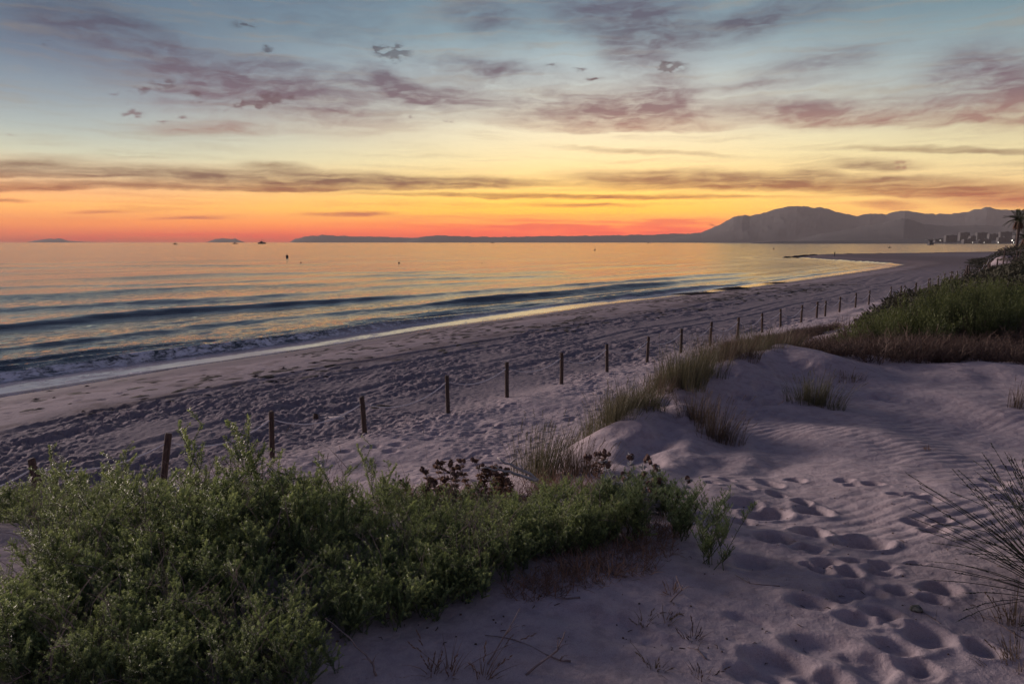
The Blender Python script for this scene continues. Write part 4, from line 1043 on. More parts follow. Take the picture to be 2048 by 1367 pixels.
# dead twigs lying on the foreground sand
TW_ = [(((1130, 1262), (1115, 1300), (1050, 1350)), .0045, 'grey forked twig standing in the bottom middle sand'), (((970, 1270), (1030, 1285), (1120, 1320), (1140, 1325)), .004, 'long thin twig lying flat across the bottom sand'),
       (((650, 1235), (700, 1275), (745, 1325), (752, 1360)), .0045, 'bare bent twig slanting in front of the dark shrub'), (((378, 1290), (400, 1325), (405, 1367)), .004, 'pale forked twig at the bottom in front of the big shrub'),
       (((592, 1255), (595, 1300), (586, 1367)), .0045, 'upright pale twig in front of the shrub near the bottom edge'), (((1040, 1215), (1010, 1270), (975, 1330)), .0035, 'thin arched stalk rising from the litter at the bottom'),
       (((1200, 1155), (1225, 1150), (1255, 1158)), .004, 'small pale curved twig at the edge of the rusty litter'), (((1352, 1150), (1362, 1180), (1340, 1205)), .004, 'short brown twig standing on the lit sand'),
       (((1375, 1295), (1395, 1305), (1412, 1322)), .003, 'little dark twig lying on the lower sand slope'), (((1085, 1190), (1125, 1205), (1160, 1200)), .004, 'grey stick poking from below the middle shrub'),
       (((1470, 1142), (1500, 1160), (1560, 1172)), .0022, 'hair thin stalk lying by the footprints'), (((1960, 1235), (1990, 1250), (2040, 1280)), .003, 'straw lying below the rush clump'), (((1820, 1215), (1870, 1250), (1880, 1262)), .0022, 'fine straw by the small stone')]
for pts, r, lb in TW_:
    Vv = []
    for i, (x, y) in enumerate(pts):
        g = ground_at(x, y) if y < 1360 else Vector(P(x, y, 2.4)); Vv.append(g)
    up = 'standing' in lb or 'upright' in lb or 'forked' in lb or 'bent' in lb or 'arched' in lb
    last = Vv[-1]; out = []
    for i, v in enumerate(Vv):
        if up:      # rises from its foot
            Yv = last.y + (v.y - last.y) * .25; q = P(pts[i][0], pts[i][1], Yv); q.z = max(q.z, hz(q.x, q.y)); out.append(q)
        else: out.append(Vector((v.x, v.y, v.z + r)))
    stick('dead_twig', out[::-1], r, DEADTWIG, lb, 'twig', 'dead twigs on the sand', [(1, (U(-.06, .06), U(-.03, .03), U(.02, .05))), (1, (U(-.05, .05), U(-.03, .03), U(.0, .05)))])
# little sprigs of dry weed dotted over the sand
for i, (px, py, mt, lb) in enumerate(((900, 1345, RUST, 'curled brown weed at the bottom edge left of the twigs'), (965, 1350, RUST, 'curled brown weed at the bottom edge among the twigs'), (870, 1335, RUST, 'low brown weed beside the dark shrub at the bottom'), (1345, 1180, RUST, 'rusty sprig on the bright sand below the green stems'),
        (1290, 1240, STRAW, 'tiny straw sprig in the shaded hollow'), (1330, 1235, STRAW, 'tiny forked sprig right of the shaded hollow'), (1385, 1280, BROWN, 'small dark sprig on the lower sand slope'), (1405, 1360, BROWN, 'little weed at the bottom edge below the footprints'),
        (1310, 1335, STRAW, 'pale little sprig on the lower sand'), (1855, 905, RUST, 'short rusty tuft beside the thin ridge on the open slope'), (60, 1180, BROWN, 'dead brown weed on the shaded sand at the left edge'), (40, 1230, BROWN, 'another dead weed lower on the shaded sand at the left edge'))):
    g = ground_at(px, py); tuft('dry_weed', g, lb, mt, 760 + i, .075 if i > 2 and i < 10 else .12, 1.3, 24 if i < 10 else 60, .002, .2, 'small dry weeds on the sand', 'weed', .03)
# small stones
def stone(px, py, r, mat, lb, sq=.6, seed=0, name='stone', cat='stone', group=None):
    g = ground_at(px, py); bm = bmesh.new(); bmesh.ops.create_icosphere(bm, subdivisions=3, radius=1)
    for v in bm.verts:
        n = mnoise.noise(v.co * 1.3 + Vector((seed, 3, 1))); v.co = v.co * (1 + .28 * n + .08 * mnoise.noise(v.co * 4 + Vector((seed, 0, 0)))); v.co.z *= sq; v.co *= r
    me = bpy.data.meshes.new(name); bm.to_mesh(me); bm.free()
    for p in me.polygons: p.use_smooth = True
    o = link(name, me, mat); o.location = g + Vector((0, 0, r * sq * .45)); o.rotation_euler.z = seed; tag(o, lb, cat, group)
PINKST = plain('pinkish_stone', (0.30, 0.22, 0.22), (0.42, 0.33, 0.33), 30); DKST = plain('mottled_dark_stone', (0.03, 0.035, 0.025), (0.22, 0.22, 0.18), 45)
stone(1342, 1004, .035, PINKST, 'rounded pinkish stone among the stems at the right end of the shrubs', .8, 2)
stone(1832, 1228, .026, DKST, 'small mottled dark pebble between the footprints', .65, 5)
# strandline things on the beach
g = ground_at(665, 836); mb = MB(); mb.box((0, 0, .0), (.33, .21, .018), .25, 0, .93); o = mb.build('stone_slab', plain('pale_slab', (0.40, 0.34, 0.33), (0.5, 0.43, 0.41), 14)); o.location = g + Vector((0, 0, .012)); tag(o, 'flat pale slab lying on the beach left of the leaning post', 'slab')
WEED = plain('black_seaweed', (0.018, 0.014, 0.012), (0.06, 0.045, 0.035), 9)
def heap(px, py, rx, ry, h, lb, seed):
    g = ground_at(px, py); n = 22; V = []; mb = MB()
    for j in range(9):
        for i in range(n):
            k = j / 8; a = 2 * math.pi * i / n; e = 1 + .35 * mnoise.noise(Vector((math.cos(a) * 1.5 + seed, math.sin(a) * 1.5, 0)))
            x, y = math.cos(a) * rx * k * e, math.sin(a) * ry * k * e; V.append((x, y, h * (1 - k ** 1.6) * (1 + .5 * mnoise.noise(Vector((x * 4, y * 4, seed)))) - .02 * k))
    mb._av(V)
    for j in range(8):
        for i in range(n): a = j * n + i; b = j * n + (i + 1) % n; mb.f.append((a, b, b + n, a + n)); mb.m.append(0)
    o = mb.build('seaweed_heap', WEED); o.location = g; tag(o, lb, 'seaweed', 'heaps of dark seaweed on the beach')
heap(765, 812, .42, .26, .05, 'dark round seaweed patch just behind the leaning post', 1); heap(1472, 579, 2.4, 1.0, .30, 'dark mound of seaweed at the water edge near the middle of the bay', 2); heap(1405, 588, 3.2, 1.0, .2, 'long low dark bank of seaweed left of the mound at the water edge', 4)
heap(1560, 566, 2.6, .8, .15, 'thin dark seaweed streak right of the mound', 6)

random.seed(333); mb = MB(); cen = []
for i in range(750):
    px, py = (U(500, 2048), U(960, 1367)) if i < 420 else (U(700, 1500), U(760, 960))
    a, b = ray(px, py); Y = -(1.75 if i < 420 else 3.6) / b; x, y = a * Y, Y; L = U(.006, .035) * (1 if i < 420 else 2.6); an = U(0, 6.28); i0 = len(mb.v); mb.col = U(0, 1)
    if i % 3: mb.tube([(x, y, .002), (x + math.cos(an) * L * .5, y + math.sin(an) * L * .5, .006), (x + math.cos(an + .3) * L, y + math.sin(an + .3) * L, .002)], [L * .06, L * .07, L * .03], 4)
    else: mb.box((x, y, .002), (L * .16, L * .12, L * .08), an, 0, .7)
    cen.append((i0, len(mb.v), x, y))
A = np.array(mb.v); z = height(np.array([c[2] for c in cen]), np.array([c[3] for c in cen]))
for (a, b, _, _), zz in zip(cen, z): A[a:b, 2] += zz
mb.v = [tuple(p) for p in A.tolist()]
tag(mb.build('sand_debris', BROWN), 'tiny twigs, shell bits and crumbs strewn over the sand', kind='stuff')

random.seed(444); mb = MB(); cen = []
while len(cen) < 900:
    t = U(-14, 75); w = U(8, 17.5); q = F0 + FE * t + FN * w; x, y = q
    if y < 8 or mnoise.noise(Vector((t * .14, w * .45, 4))) < U(-.3, .35): continue
    L = U(.06, .34) * (1 + y / 60); an = math.atan2(FE[1], FE[0]) + U(-.6, .6); i0 = len(mb.v); mb.col = U(0, 1); d = Vector((math.cos(an), math.sin(an), 0)); n_ = Vector((-d.y, d.x, 0)); c = Vector((x, y, 0)); pts = []
    for k in range(7): a = k * 2 * math.pi / 7; pts.append(c + d * math.cos(a) * L * U(.6, 1) + n_ * math.sin(a) * L * U(.25, .5) + Vector((0, 0, .004)))
    b = mb._av(pts + [c + Vector((0, 0, U(.02, .05)))])
    for k in range(7): mb.f.append((b + k, b + (k + 1) % 7, b + 7)); mb.m.append(0)
    cen.append((i0, len(mb.v), x, y))
A = np.array(mb.v)
xy = A[:, :2]; A[:, 2] += height(xy[:, 0], xy[:, 1])
mb.v = [tuple(p) for p in A.tolist()]
tag(mb.build('tide_debris', WEED), 'dark scraps of weed strewn over the firm sand near the water', kind='stuff')

# ------------------------------------------------------------------ vegetation behind the crest
def clump_arrays(kind, seed):
    random.seed(seed); mb = MB()
    if kind == 'twig':
        for i in range(60):
            a = U(0, 6.28); d = Vector((math.cos(a), math.sin(a), U(.3, 2.2))).normalized(); p = Vector((U(-.15, .15), U(-.15, .15), 0)); pts = [p]; h = U(.25, .6)
            for s in range(4): d = (d + Vector((U(-.5, .5), U(-.5, .5), U(-.1, .25)))).normalized(); p = p + d * h / 4; pts.append(p)
            mb.col = U(0, 1); mb.blade(pts, .006)
            for s in (2, 3):
                e = pts[s]; mb.blade([e, e + Vector((U(-.1, .1), U(-.1, .1), U(0, .12))), e + Vector((U(-.16, .16), U(-.16, .16), U(0, .2)))], .004)
    elif kind == 'grass':
        for i in range(70):
            a = U(0, 6.28); b = Vector((U(-.2, .2), U(-.2, .2), -.03)); h = U(.12, .34) if i % 6 else U(.3, .48); d = Vector((math.cos(a) * .4 + .12, math.sin(a) * .4, 0)) * U(.2, 1)
            mb.col = U(0, 1); mb.blade([b + Vector((0, 0, h * k / 4)) + d * h * (k / 4) ** 1.7 for k in range(5)], .0024)
    elif kind == 'feather':
        for i in range(30):
            a = U(0, 6.28); p = Vector((U(-.18, .18), U(-.18, .18), U(0, .1))); d = Vector((math.cos(a) * .35, math.sin(a) * .35, 1)).normalized(); L = U(.3, .62); pts = [p]
            for s in range(9):
                d = (d + Vector((U(-.12, .12), U(-.12, .12), .02))).normalized(); p = p + d * L / 9; pts.append(p); mb.col = .15 + .85 * (s / 8) ** 1.3
                for j in range(3):
                    b = U(0, 6.28); mb.leaf(p, (Vector((math.cos(b), math.sin(b), .7)) + d * .5).normalized(), Vector((-math.sin(b), math.cos(b), 0)), U(.035, .07), .0065)
            mb.col = .2; mb.blade(pts, .004)
    else:     # low dark bush
        for i in range(150):
            a = U(0, 6.28); r = math.sqrt(U(0, 1)); el = U(0, 1); c = Vector((math.cos(a) * r * .6, math.sin(a) * r * .6, .42 * (1 - r * r) * el + .03)); mb.col = el
            mb.leaf(c, Vector((U(-1, 1), U(-1, 1), U(.1, 1.6))), Vector((U(-1, 1), U(-1, 1), U(-1, 1))), U(.08, .17), .022)
    return mb
def scatter(name, mats, kind, places, label, seed, var=4):
    """many clumps joined in one object: ground cover nobody could count"""
    src = [clump_arrays(kind, seed + i) for i in range(var)]; VA = [np.array(s.v) for s in src]; CA = [np.array(s.c) for s in src]
    V = []; Fv = []; C = []; off = 0; xy = np.array([(p[0], p[1]) for p in places]); zz = height(xy[:, 0], xy[:, 1])
    for (x, y, s, sz), z in zip(places, zz):
        k = random.randrange(var); a = U(0, 6.28); c, si = math.cos(a), math.sin(a); A = VA[k] * np.array((s, s, sz)); B = A.copy()
        B[:, 0] = A[:, 0] * c - A[:, 1] * si + x; B[:, 1] = A[:, 0] * si + A[:, 1] * c + y; B[:, 2] += z - .02
        V.append(B); C.append(np.clip(CA[k] + U(-.2, .2), 0, 1)); Fv += [tuple(i + off for i in f) for f in src[k].f]; off += len(B)
    me = bpy.data.meshes.new(name); me.from_pydata(np.concatenate(V).tolist(), [], Fv); me.polygons.foreach_set('use_smooth', [True] * len(Fv))
    at = me.attributes.new('shade', 'FLOAT', 'POINT'); at.data.foreach_set('value', np.concatenate(C)); me.update()
    o = link(name, me, mats); tag(o, label, kind='stuff'); return o
random.seed(91)
# brown scrub just behind the sand crest
pl = []
while len(pl) < 430:
    x, y = U(3.6, 15), U(10.5, 19)
    px = 1024 + FPX * x / y
    if px < 1480 or px > 2200: continue
    ymin = np.interp(px, [1480, 1560, 1650, 1800, 2050, 2200], [11.5, 11.3, 10.3, 9.75, 10.0, 10.2]); t, w = fence_co(x, y)
    if y < ymin or w > -1.6: continue
    if y > 15.5 and px > 1720: continue
    s = U(.6, 1.15); pl.append((x, y, s, s * U(.65, 1.05) * (0.8 if y < ymin + .8 else 1)))
scatter('brown_scrub', BROWN, 'twig', pl, 'tangled brown dry scrub growing behind the sandy crest', 900)
pl = []
while len(pl) < 230:
    x, y = U(4, 20), U(13, 30); t, w = fence_co(x, y)
    if not (-4.6 < w < -1.2): continue
    if 1024 + FPX * x / y < 1450: continue
    s = U(.6, 1.15); pl.append((x, y, s, s * U(.5, .8)))
scatter('brown_scrub', BROWN, 'twig', pl, 'strip of brown scrub along the landward side of the fence', 905)

pl = []
CR = [Vector((c[0], c[1])) for c in CREST]
for i in range(95):
    k = random.randrange(len(CR) - 2); q = CR[k].lerp(CR[k + 1], U(0, 1)); s = U(.5, 1.05); o_ = U(-.05, .55); pl.append((q.x - .75 * o_, q.y + .65 * o_, s, s * U(.7, 1.1)))
scatter('crest_grass', GRASS, 'grass', pl, 'ragged strip of dry grass running along the seaward edge of the crest', 907)

# feathery green bushes
FE_ = []
for i in range(5):
    me = clump_arrays('feather', 930 + i).mesh('branch'); me.materials.append(BUSH); FE_.append(me)
def bush(cx, cy, rx, ry, H, n, label, rot=0.0):
    z0 = hz(cx, cy); root = empty('feathery_bush', (cx, cy, z0)); tag(root, label, 'bush', 'feathery green bushes behind the crest')
    c, s = math.cos(rot), math.sin(rot); dx, dy, hh = [], [], []
    for i in range(n):
        a = U(0, 6.28); r = math.sqrt(U(0, 1)); x, y = math.cos(a) * r * rx, math.sin(a) * r * ry; lump = 1 + .75 * mnoise.noise(Vector((x * 1.1 + cx, y * 1.1, 0)))
        top = H * math.sqrt(max(0, 1 - r ** 2.2)) * lump; z = top * U(.35, 1.0) if i % 3 else top * U(.0, .5); dx.append(x * c - y * s); dy.append(x * s + y * c); hh.append(max(0, z - .38))
    gz = height(np.array(dx) + cx, np.array(dy) + cy)
    for x, y, z, g in zip(dx, dy, hh, gz):
        o = link('branch', random.choice(FE_), None, root); o.location = (x, y, g - z0 + z); o.rotation_euler = (-y / ry * .3 + U(-.25, .25), x / rx * .3 + U(-.25, .25), U(0, 6.28)); o.scale = (U(.65, 1.1),) * 2 + (U(.7, 1.5),)
bush(10.2, 16.4, 3.1, 1.5, .92, 230, 'bright green feathery bush nearest the fence behind the brown scrub', .5)
bush(13.4, 18.2, 3.2, 2.0, .88, 270, 'larger green feathery bush at the right edge behind the brown scrub', .3)
bush(14.6, 15.6, 2.2, 1.3, .7, 120, 'green feathery bush at the right edge in front of the larger one', 0)

pl = []
while len(pl) < 46:
    x, y = U(8, 16), U(14.6, 19.5)
    if mnoise.noise(Vector((x * .5, y * .5, 9))) < .02: continue
    pl.append((x, y, U(.7, 1.1), U(1.2, 1.9)))
scatter('brown_scrub', BROWN, 'twig', pl, 'taller brown dead stems standing among the feathery bushes', 908)
# dark low growth over the far dunes
pl = []
while len(pl) < 1500:
    d = 20 * (9.0 ** U(0, 1)); px = U(1640, 2150); x = (px - 1024) / FPX * d; y = d; t, w = fence_co(x, y)
    if w > -2.3 - .02 * d: continue
    if px < np.interp(d, [20, 34, 60, 100, 150], [1760, 1800, 1836, 1880, 1900]): continue
    if d < 21: continue
    if mnoise.noise(Vector((x * .09, y * .09, 2))) < -.22: continue
    s = U(.7, 1.5) * (1 + d / 90); pl.append((x, y, s, s * U(.55, 1.0)))
scatter('dune_growth', DARKVEG, 'bush', pl, 'dark low growth covering the distant dunes on the right', 950)
pl = []
for i in range(160):
    d = U(90, 185); px = U(1940, 2090); pl.append(((px - 1024) / FPX * d, d, U(2, 3.4), U(1.2, 2.0)))
scatter('dune_growth', DARKVEG, 'bush', pl, 'dark growth around the foot of the palms', 955)
pl = []
for i in range(26):
    d = U(55, 130); px = U(1950, 2100); x = (px - 1024) / FPX * d; pl.append((x, d, 1.6, 1.0))
scatter('dune_grass', GRASS, 'bush', pl, 'paler grass patches on the distant dune top', 960)

# ------------------------------------------------------------------ palm
FROND = leaf_material('palm_leaf', (0.07, 0.09, 0.03), (0.03, 0.04, 0.02), (0.12, 0.1, 0.05), .2, .6, .05); SKIRT = plain('dead_palm_leaf', (0.10, 0.055, 0.035), (0.17, 0.10, 0.07), 2, obj=False); BARK = plain('palm_bark', (0.07, 0.05, 0.04), (0.13, 0.10, 0.085), 2, obj=False)
def frond_mb(L, droop):
    mb = MB(); pts = [Vector((L * k / 8, 0, L * (.42 * k / 8 - droop * (k / 8) ** 2))) for k in range(9)]; mb.tube(pts, [.05 * (1 - .8 * k / 8) for k in range(9)], 4, 0, False)
    for k in range(1, 9):
        for s in (-1, 1):
            for j in range(3):
                b = pts[k - 1].lerp(pts[k], j / 3); l = .75 * (1 - .5 * (k / 8) ** 2) * (.5 + .5 * min(1, k / 2)); mb.col = U(0, 1)
                mb.leaf(b, Vector((.55, s, -.35 + U(-.15, .15))), Vector((1, 0, 0)), l, .045)
    return mb
def palm(px, py, D, H, label, n=26, fr=True):
    b = P(px, py, D); z = hz(b.x, b.y) - .5; H = (b.z - z) + H; root = empty('palm_tree', (b.x, b.y, z)); tag(root, label, 'palm tree', 'palms on the far dune')
    mb = MB(); bend = [Vector((.25 * math.sin(k / 9 * 2) - .0, 0, H * k / 9)) for k in range(10)]; mb.tube(bend, [.42, .34, .31, .30, .30, .29, .29, .30, .36, .42], 9); mb.build('trunk', BARK, root)
    top = bend[-1]; ms = []
    for i in range(4): random.seed(40 + i); m_ = frond_mb(2.9, .35 + .22 * i).mesh('frond'); m_.materials.append(FROND); ms.append(m_)
    for i in range(n):
        o = link('frond', ms[i % 4], None, root); o.location = top + Vector((0, 0, .1)); e = (-0.75, -.35, .05, .4)[i % 4] + U(-.15, .15); o.rotation_euler = (0, e, i * 2.4 + U(-.2, .2))
    sk = MB()
    for i in range(70):
        a = U(0, 6.28); r = U(.3, 1.15); z1 = -U(.1, .6); sk.leaf(top + Vector((math.cos(a) * r * .6, math.sin(a) * r * .6, z1)), Vector((math.cos(a) * .35, math.sin(a) * .35, -1)), Vector((-math.sin(a), math.cos(a), 0)), U(1.2, 2.0), .16)
    sk.build('skirt', SKIRT, root)
palm(2031, 490, 150, 5.1, 'tall palm with a shaggy brown skirt standing on the dune top at far right')
palm(2049, 489, 165, 1.6, 'smaller palm cut by the right edge of the view', 18)

# ------------------------------------------------------------------ far shore: town, tower, lamps
def building(x0, x1, ytop, D, label, floors=9, seed=0):
    random.seed(seed); a = P(x0, 484, D).x; b = P(x1, 484, D).x; zt = P((x0 + x1) / 2, ytop, D).z; w = b - a; H = zt - SEA - 1; dp = 13.0
    root = empty('apartment_block', ((a + b) / 2, D, SEA + 1)); tag(root, label, 'building', 'apartment blocks of the hazy town')
    mb = MB(); mb.box((0, 0, H / 2), (w / 2, dp / 2, H / 2)); mb.build('wall', CONC, root, False)
    mb = MB(); mb.box((0, 0, H + .3), (w / 2 + .4, dp / 2 + .4, .3)); mb.box((w * .15, 0, H + 1.8), (w * .14, 2.5, 1.2)); mb.build('roof', CONC, root, False)
    fh = H / floors; nb = max(3, int(w / 5)); bay = w / nb
    wm = MB(); wm.box((0, 0, 0), (bay * .3, .08, fh * .3)); wme = wm.mesh('window', False); wme.materials.append(GLASS)
    bm_ = MB(); bm_.box((0, 0, 0), (w / 2 * .96, .7, .12)); bme = bm_.mesh('balcony', False); bme.materials.append(CONC)
    for f in range(floors):
        o = link('balcony', bme, None, root); o.location = (0, -dp / 2 - .69, f * fh + .35)
        for i in range(nb):
            o = link('window', wme, None, root); o.location = (-w / 2 + bay * (i + .5), -dp / 2 - .06, f * fh + fh * .55)
for i, (x0, x1, yt, D, fl, lb) in enumerate(((1889, 1911, 471, 2560, 7, 'leftmost hazy apartment block on the far shore'), (1917, 1936, 465.5, 2640, 10, 'tall dark slab block second from left in the hazy town'), (1938, 1949, 472, 2600, 7, 'low narrow block between the two tall slabs of the town'),
        (1951, 1972, 465.5, 2680, 10, 'broad tall block in the middle of the hazy town'), (1975, 1993, 468, 2620, 9, 'stepped block right of the broad tall one'), (1997, 2020, 464, 2700, 11, 'tallest hazy block left of the palm'),
        (1994, 2019, 475, 2450, 5, 'paler low block in front of the tallest one'), (1868, 1884, 478, 2540, 4, 'small low building at the left end of the town'), (1925, 1945, 478.5, 2440, 4, 'low waterfront building below the tall dark slab'),
        (2026, 2050, 470, 2600, 8, 'block behind the palm trunk at the right edge'), (1958, 1980, 479, 2430, 3, 'low waterfront row below the broad tall block'))):
    building(x0, x1, yt, D, lb, fl, i)
LAMP = bpy.data.materials.new('lit_lamp'); LAMP.use_nodes = True; _n = LAMP.node_tree; _n.nodes.clear(); _e = _n.nodes.new('ShaderNodeEmission'); _o = _n.nodes.new('ShaderNodeOutputMaterial'); _n.links.new(_e.outputs[0], _o.inputs[0]); _e.inputs[0].default_value = (1, .92, .8, 1); _e.inputs[1].default_value = 4
for px, py, r, lb in ((2024, 481, 1.5, 'brightest lit lamp on the promenade left of the palm trunk'), (2027, 484.5, 1.1, 'lit lamp just below the brightest one'), (1996, 485.5, .9, 'lit lamp at the water edge left of the palm'), (1968, 485, .7, 'faint lit lamp below the middle of the town'), (1945, 485.5, .7, 'faint lit lamp below the low narrow block'), (1880, 481, .8, 'faint lit lamp at the left end of the town')):
    D = 2380; q = P(px, py, D); root = empty('street_lamp', (q.x, D, SEA + .5)); tag(root, lb, 'street lamp', 'lit lamps along the far promenade')
    mb = MB(); h = max(q.z - SEA, 4); mb.tube([(0, 0, 0), (0, 0, h)], .15, 6); mb.build('pole', DARKP, root)
    bm = bmesh.new(); bmesh.ops.create_icosphere(bm, subdivisions=2, radius=r); me = bpy.data.meshes.new('lamp_head'); bm.to_mesh(me); bm.free(); o = link('lamp_head', me, LAMP, root); o.location.z = h
# flared tower standing in the water off the town
q = P(1861, 484, 1500); root = empty('harbour_tower', (q.x, 1500, SEA)); tag(root, 'dark flared tower standing in the sea in front of the town', 'tower')
DK = plain('dark_concrete', (0.06, 0.06, 0.065), (0.1, 0.1, 0.1), .5, obj=False)
mb = MB(); mb.box((0, 0, 1.6), (4.6, 4.6, 2.4), 0, 0, .92); mb.build('base', DK, root, False)
mb = MB(); mb.tube([(0, 0, 4), (0, 0, 6), (0, 0, 8.5), (0, 0, 9.5)], [3.4, 3.0, 4.2, 7.2], 12); mb.build('neck', DK, root)
mb = MB(); mb.box((0, 0, 9.95), (8.6, 5.5, .45)); mb.tube([(2.5, 0, 10.4), (2.5, 0, 12)], .15, 5); mb.build('deck', DK, root, False)
mb = MB(); 
for i in range(-4, 5): mb.tube([(i * 2, -5.2, 10.4), (i * 2, -5.2, 11.3)], .1, 4)
mb.tube([(-8.2, -5.2, 11.3), (8.2, -5.2, 11.3)], .1, 4); mb.build('railing', DK, root)

# ------------------------------------------------------------------ boats and buoys
def boat(px, D, L, label, kind=0):
    q = P(px, 484, D); root = empty('fishing_boat', (q.x, D, SEA), (0.0, .35, -.1)[kind % 3]); tag(root, label, 'boat', 'boats far out on the water')
    hb = MB(); n = 11; prof = []
    for i in range(n):
        k = i / (n - 1); x = (k - .5) * L; w = L * .15 * math.sin(math.pi * min(1, .16 + k * .9)) ** .6; sh = L * (.085 + .07 * (abs(k - .42) * 1.6) ** 2)
        prof.append([(x, -w, sh), (x, -w * .75, 0), (x, 0, -.6), (x, w * .75, 0), (x, w, sh)])
    b = hb._av([p for r_ in prof for p in r_])
    for i in range(n - 1):
        for j in range(4): a = b + i * 5 + j; hb.f.append((a, a + 5, a + 6, a + 1)); hb.m.append(0)
        a = b + i * 5; hb.f.append((a, a + 4, a + 9, a + 5)); hb.m.append(0)
    hb.f.append((b, b + 1, b + 2, b + 3, b + 4)); hb.f.append(tuple(b + (n - 1) * 5 + j for j in (4, 3, 2, 1, 0))); hb.m += [0, 0]
    hb.build('hull', DARKP, root, False)
    c = MB(); c.box((-.08 * L, 0, L * .17), (L * .15, L * .09, L * .09), 0, 0, .9); c.box((-.05 * L, 0, L * .28), (L * .08, L * .07, L * .04)); c.build('cabin', DARKP if kind != 3 else WHITEP, root, False)
    m = MB(); m.tube([(.12 * L, 0, .1 * L), (.12 * L, 0, .52 * L)], .012 * L, 5); m.tube([(-.36 * L, 0, .1 * L), (-.36 * L, 0, .36 * L)], .012 * L, 5); m.build('mast', DARKP, root)
    g_ = MB(); g_.tube([(.12 * L, 0, .5 * L), (-.36 * L, 0, .34 * L)], .008 * L, 4); g_.tube([(.12 * L, 0, .5 * L), (.46 * L, 0, .14 * L)], .006 * L, 4); g_.tube([(.12 * L, 0, .2 * L), (.34 * L, 0, .36 * L)], .01 * L, 4); g_.build('rigging', DARKP, root)
    if kind == 2:
        d = MB(); d.box((.26 * L, 0, L * .13), (L * .09, L * .07, L * .05)); d.box((-.34 * L, 0, L * .12), (L * .07, L * .07, L * .04)); d.build('deck_gear', DARKP, root, False)
boat(350.5, 1700, 10.5, 'leftmost small dark fishing boat below the horizon'); boat(470, 2100, 14, 'dark fishing boat in front of the faint cape', 1); boat(524, 2300, 27, 'long dark working boat, widest of the three on the left', 2)
boat(985.5, 3600, 16, 'tiny boat on the horizon near the middle', 0); boat(1297, 3400, 14, 'tiny boat on the horizon left of the mountain', 1); boat(940, 4300, 9, 'speck of a boat above the middle of the headland coast', 0)
boat(1780, 700, 3.2, 'little rowing boat off the sand spit at right', 0)
def buoy(px, py, wpx, label, kind=0):
    D = -(SEA - CAM_Z) / ((py - 484) / FPX); q = P(px, 484, D); s = wpx / FPX * D / 2; root = empty('mooring_buoy', (q.x, D, SEA)); tag(root, label, 'buoy', 'buoys floating off the beach')
    b = MB()
    if kind: b.tube([(0, 0, -s * .6), (0, 0, -s * .1), (0, 0, s * 1.7), (0, 0, s * 2.1)], [s * .8, s, s, s * .7], 12)
    else: b.tube([(0, 0, -s * .8), (0, 0, -s * .3), (0, 0, s * .3), (0, 0, s * .9), (0, 0, s * 1.15)], [s * .5, s * .95, s, s * .62, s * .2], 12)
    b.build('float', REDP if not kind else DARKP, root)
    h = MB(); zt = s * (2.1 if kind else 1.1); h.tube([(0, 0, zt), (0, 0, zt + s * .7)], s * .12, 6); h.box((0, 0, zt + s * .8), (s * .3, s * .3, s * .15)); h.build('top_mark', DARKP, root)
for a in ((573, 515, 5, 'largest dark barrel shaped buoy on the left half of the sea', 1), (600, 526.5, 4.2, 'round buoy just right of and nearer than the barrel shaped one'), (797, 525.5, 4, 'round dark buoy alone between the left buoys and the middle'), (964, 526, 2.6, 'smallest buoy near the middle of the sea'),
          (1190, 500.5, 3.6, 'buoy far out right of the middle below the red clouds'), (1548, 498.5, 3.6, 'buoy off the tip of the sand spit')): buoy(*a)

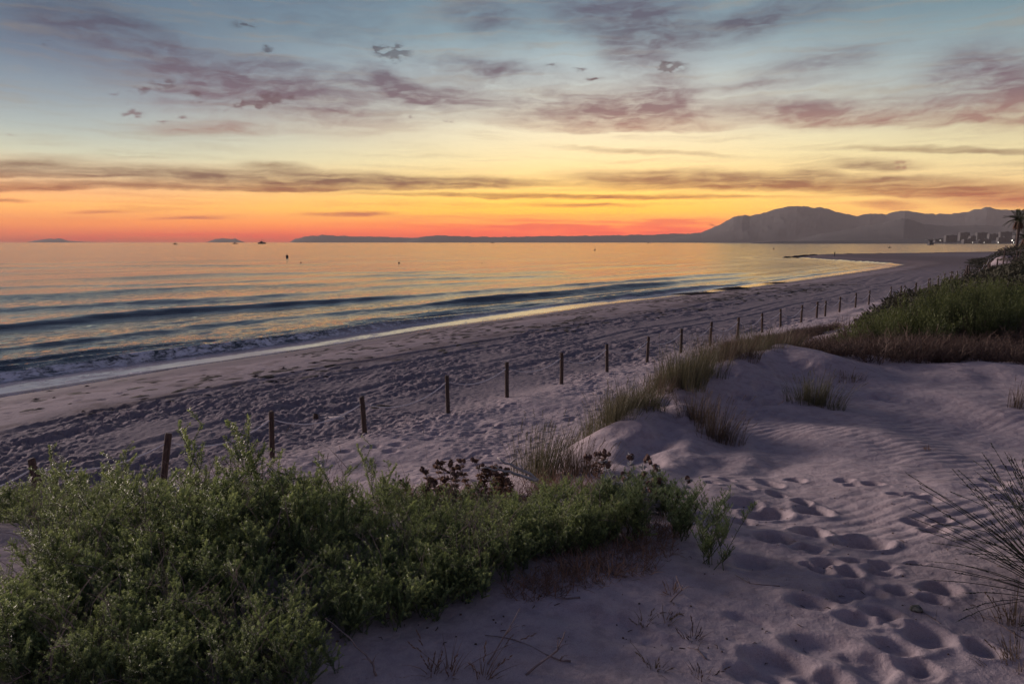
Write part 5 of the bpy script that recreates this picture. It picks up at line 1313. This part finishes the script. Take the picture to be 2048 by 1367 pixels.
# ------------------------------------------------------------------ the walker on the spit and a few rocks
def person(px, py):
    g = ground_at(px, py, y0=150, y1=420); 
    me = bpy.data.meshes.new('person'); J = [(0, 0, .93), (0, .01, 1.12), (0, .0, 1.38), (0, -.01, 1.50), (0, -.02, 1.60), (0, -.01, 1.72),
        (-.19, .0, 1.40), (-.25, .03, 1.13), (-.24, -.06, .90), (-.24, -.10, .82), (.19, .0, 1.40), (.25, .03, 1.13), (.24, -.06, .90), (.24, -.10, .82),
        (-.10, 0, .86), (-.12, -.05, .48), (-.12, .03, .09), (-.13, -.13, .03), (.10, 0, .86), (.13, .02, .48), (.14, .08, .09), (.15, -.08, .03)]
    E = [(0, 1), (1, 2), (2, 3), (3, 4), (4, 5), (2, 6), (6, 7), (7, 8), (8, 9), (2, 10), (10, 11), (11, 12), (12, 13), (0, 14), (14, 15), (15, 16), (16, 17), (0, 18), (18, 19), (19, 20), (20, 21)]
    rr = [.15, .14, .155, .06, .085, .08, .075, .05, .038, .04, .075, .05, .038, .04, .10, .068, .045, .04, .10, .068, .045, .04]
    me.from_pydata(J, E, []); o = link('person', me, plain('dark_walking_clothes', (0.02, 0.022, 0.03), (0.035, 0.035, 0.045), 4)); o.location = g; o.rotation_euler.z = .6
    bm = bmesh.new(); bm.from_mesh(me); bm.verts.layers.skin.verify(); bm.to_mesh(me); bm.free()
    for v, r_ in zip(me.skin_vertices[0].data, rr): v.radius = (r_, r_ * .85)
    me.skin_vertices[0].data[0].use_root = True
    o.modifiers.new('skin', 'SKIN'); s = o.modifiers.new('sub', 'SUBSURF'); s.levels = s.render_levels = 1
    tag(o, 'lone person in dark clothes standing on the sand spit', 'person')
person(1669, 513)
RK = plain('dark_wet_rock', (0.03, 0.028, 0.03), (0.07, 0.06, 0.06), 2, obj=False)
for i, (px, py, r, lb) in enumerate(((1578, 515, 1.0, 'outermost dark rock off the tip of the sand spit'), (1596, 514.5, 1.1, 'dark rock right at the tip of the sand spit'), (1612, 514, 1.2, 'broad dark rock behind the tip of the spit'), (1628, 513.6, .9, 'low dark rock on the spit left of the walker'), (1700, 510, .9, 'small rock on the spit right of the walker'), (1762, 509, .9, 'small rock on the wide part of the spit'))):
    D = 5.6 * FPX / (py - 484); q = P(px, 484, D); bm = bmesh.new(); bmesh.ops.create_icosphere(bm, subdivisions=2, radius=1)
    for v in bm.verts: v.co *= (1 + .4 * mnoise.noise(v.co * 1.2 + Vector((i * 5, 0, 0)))) * r; v.co.x *= 2.0; v.co.z *= .5
    me = bpy.data.meshes.new('rock'); bm.to_mesh(me); bm.free(); o = link('rock', me, RK); o.location = (q.x, D, max(SEA, hz(q.x, D)) + .05); tag(o, lb, 'rock', 'dark rocks on the sand spit')
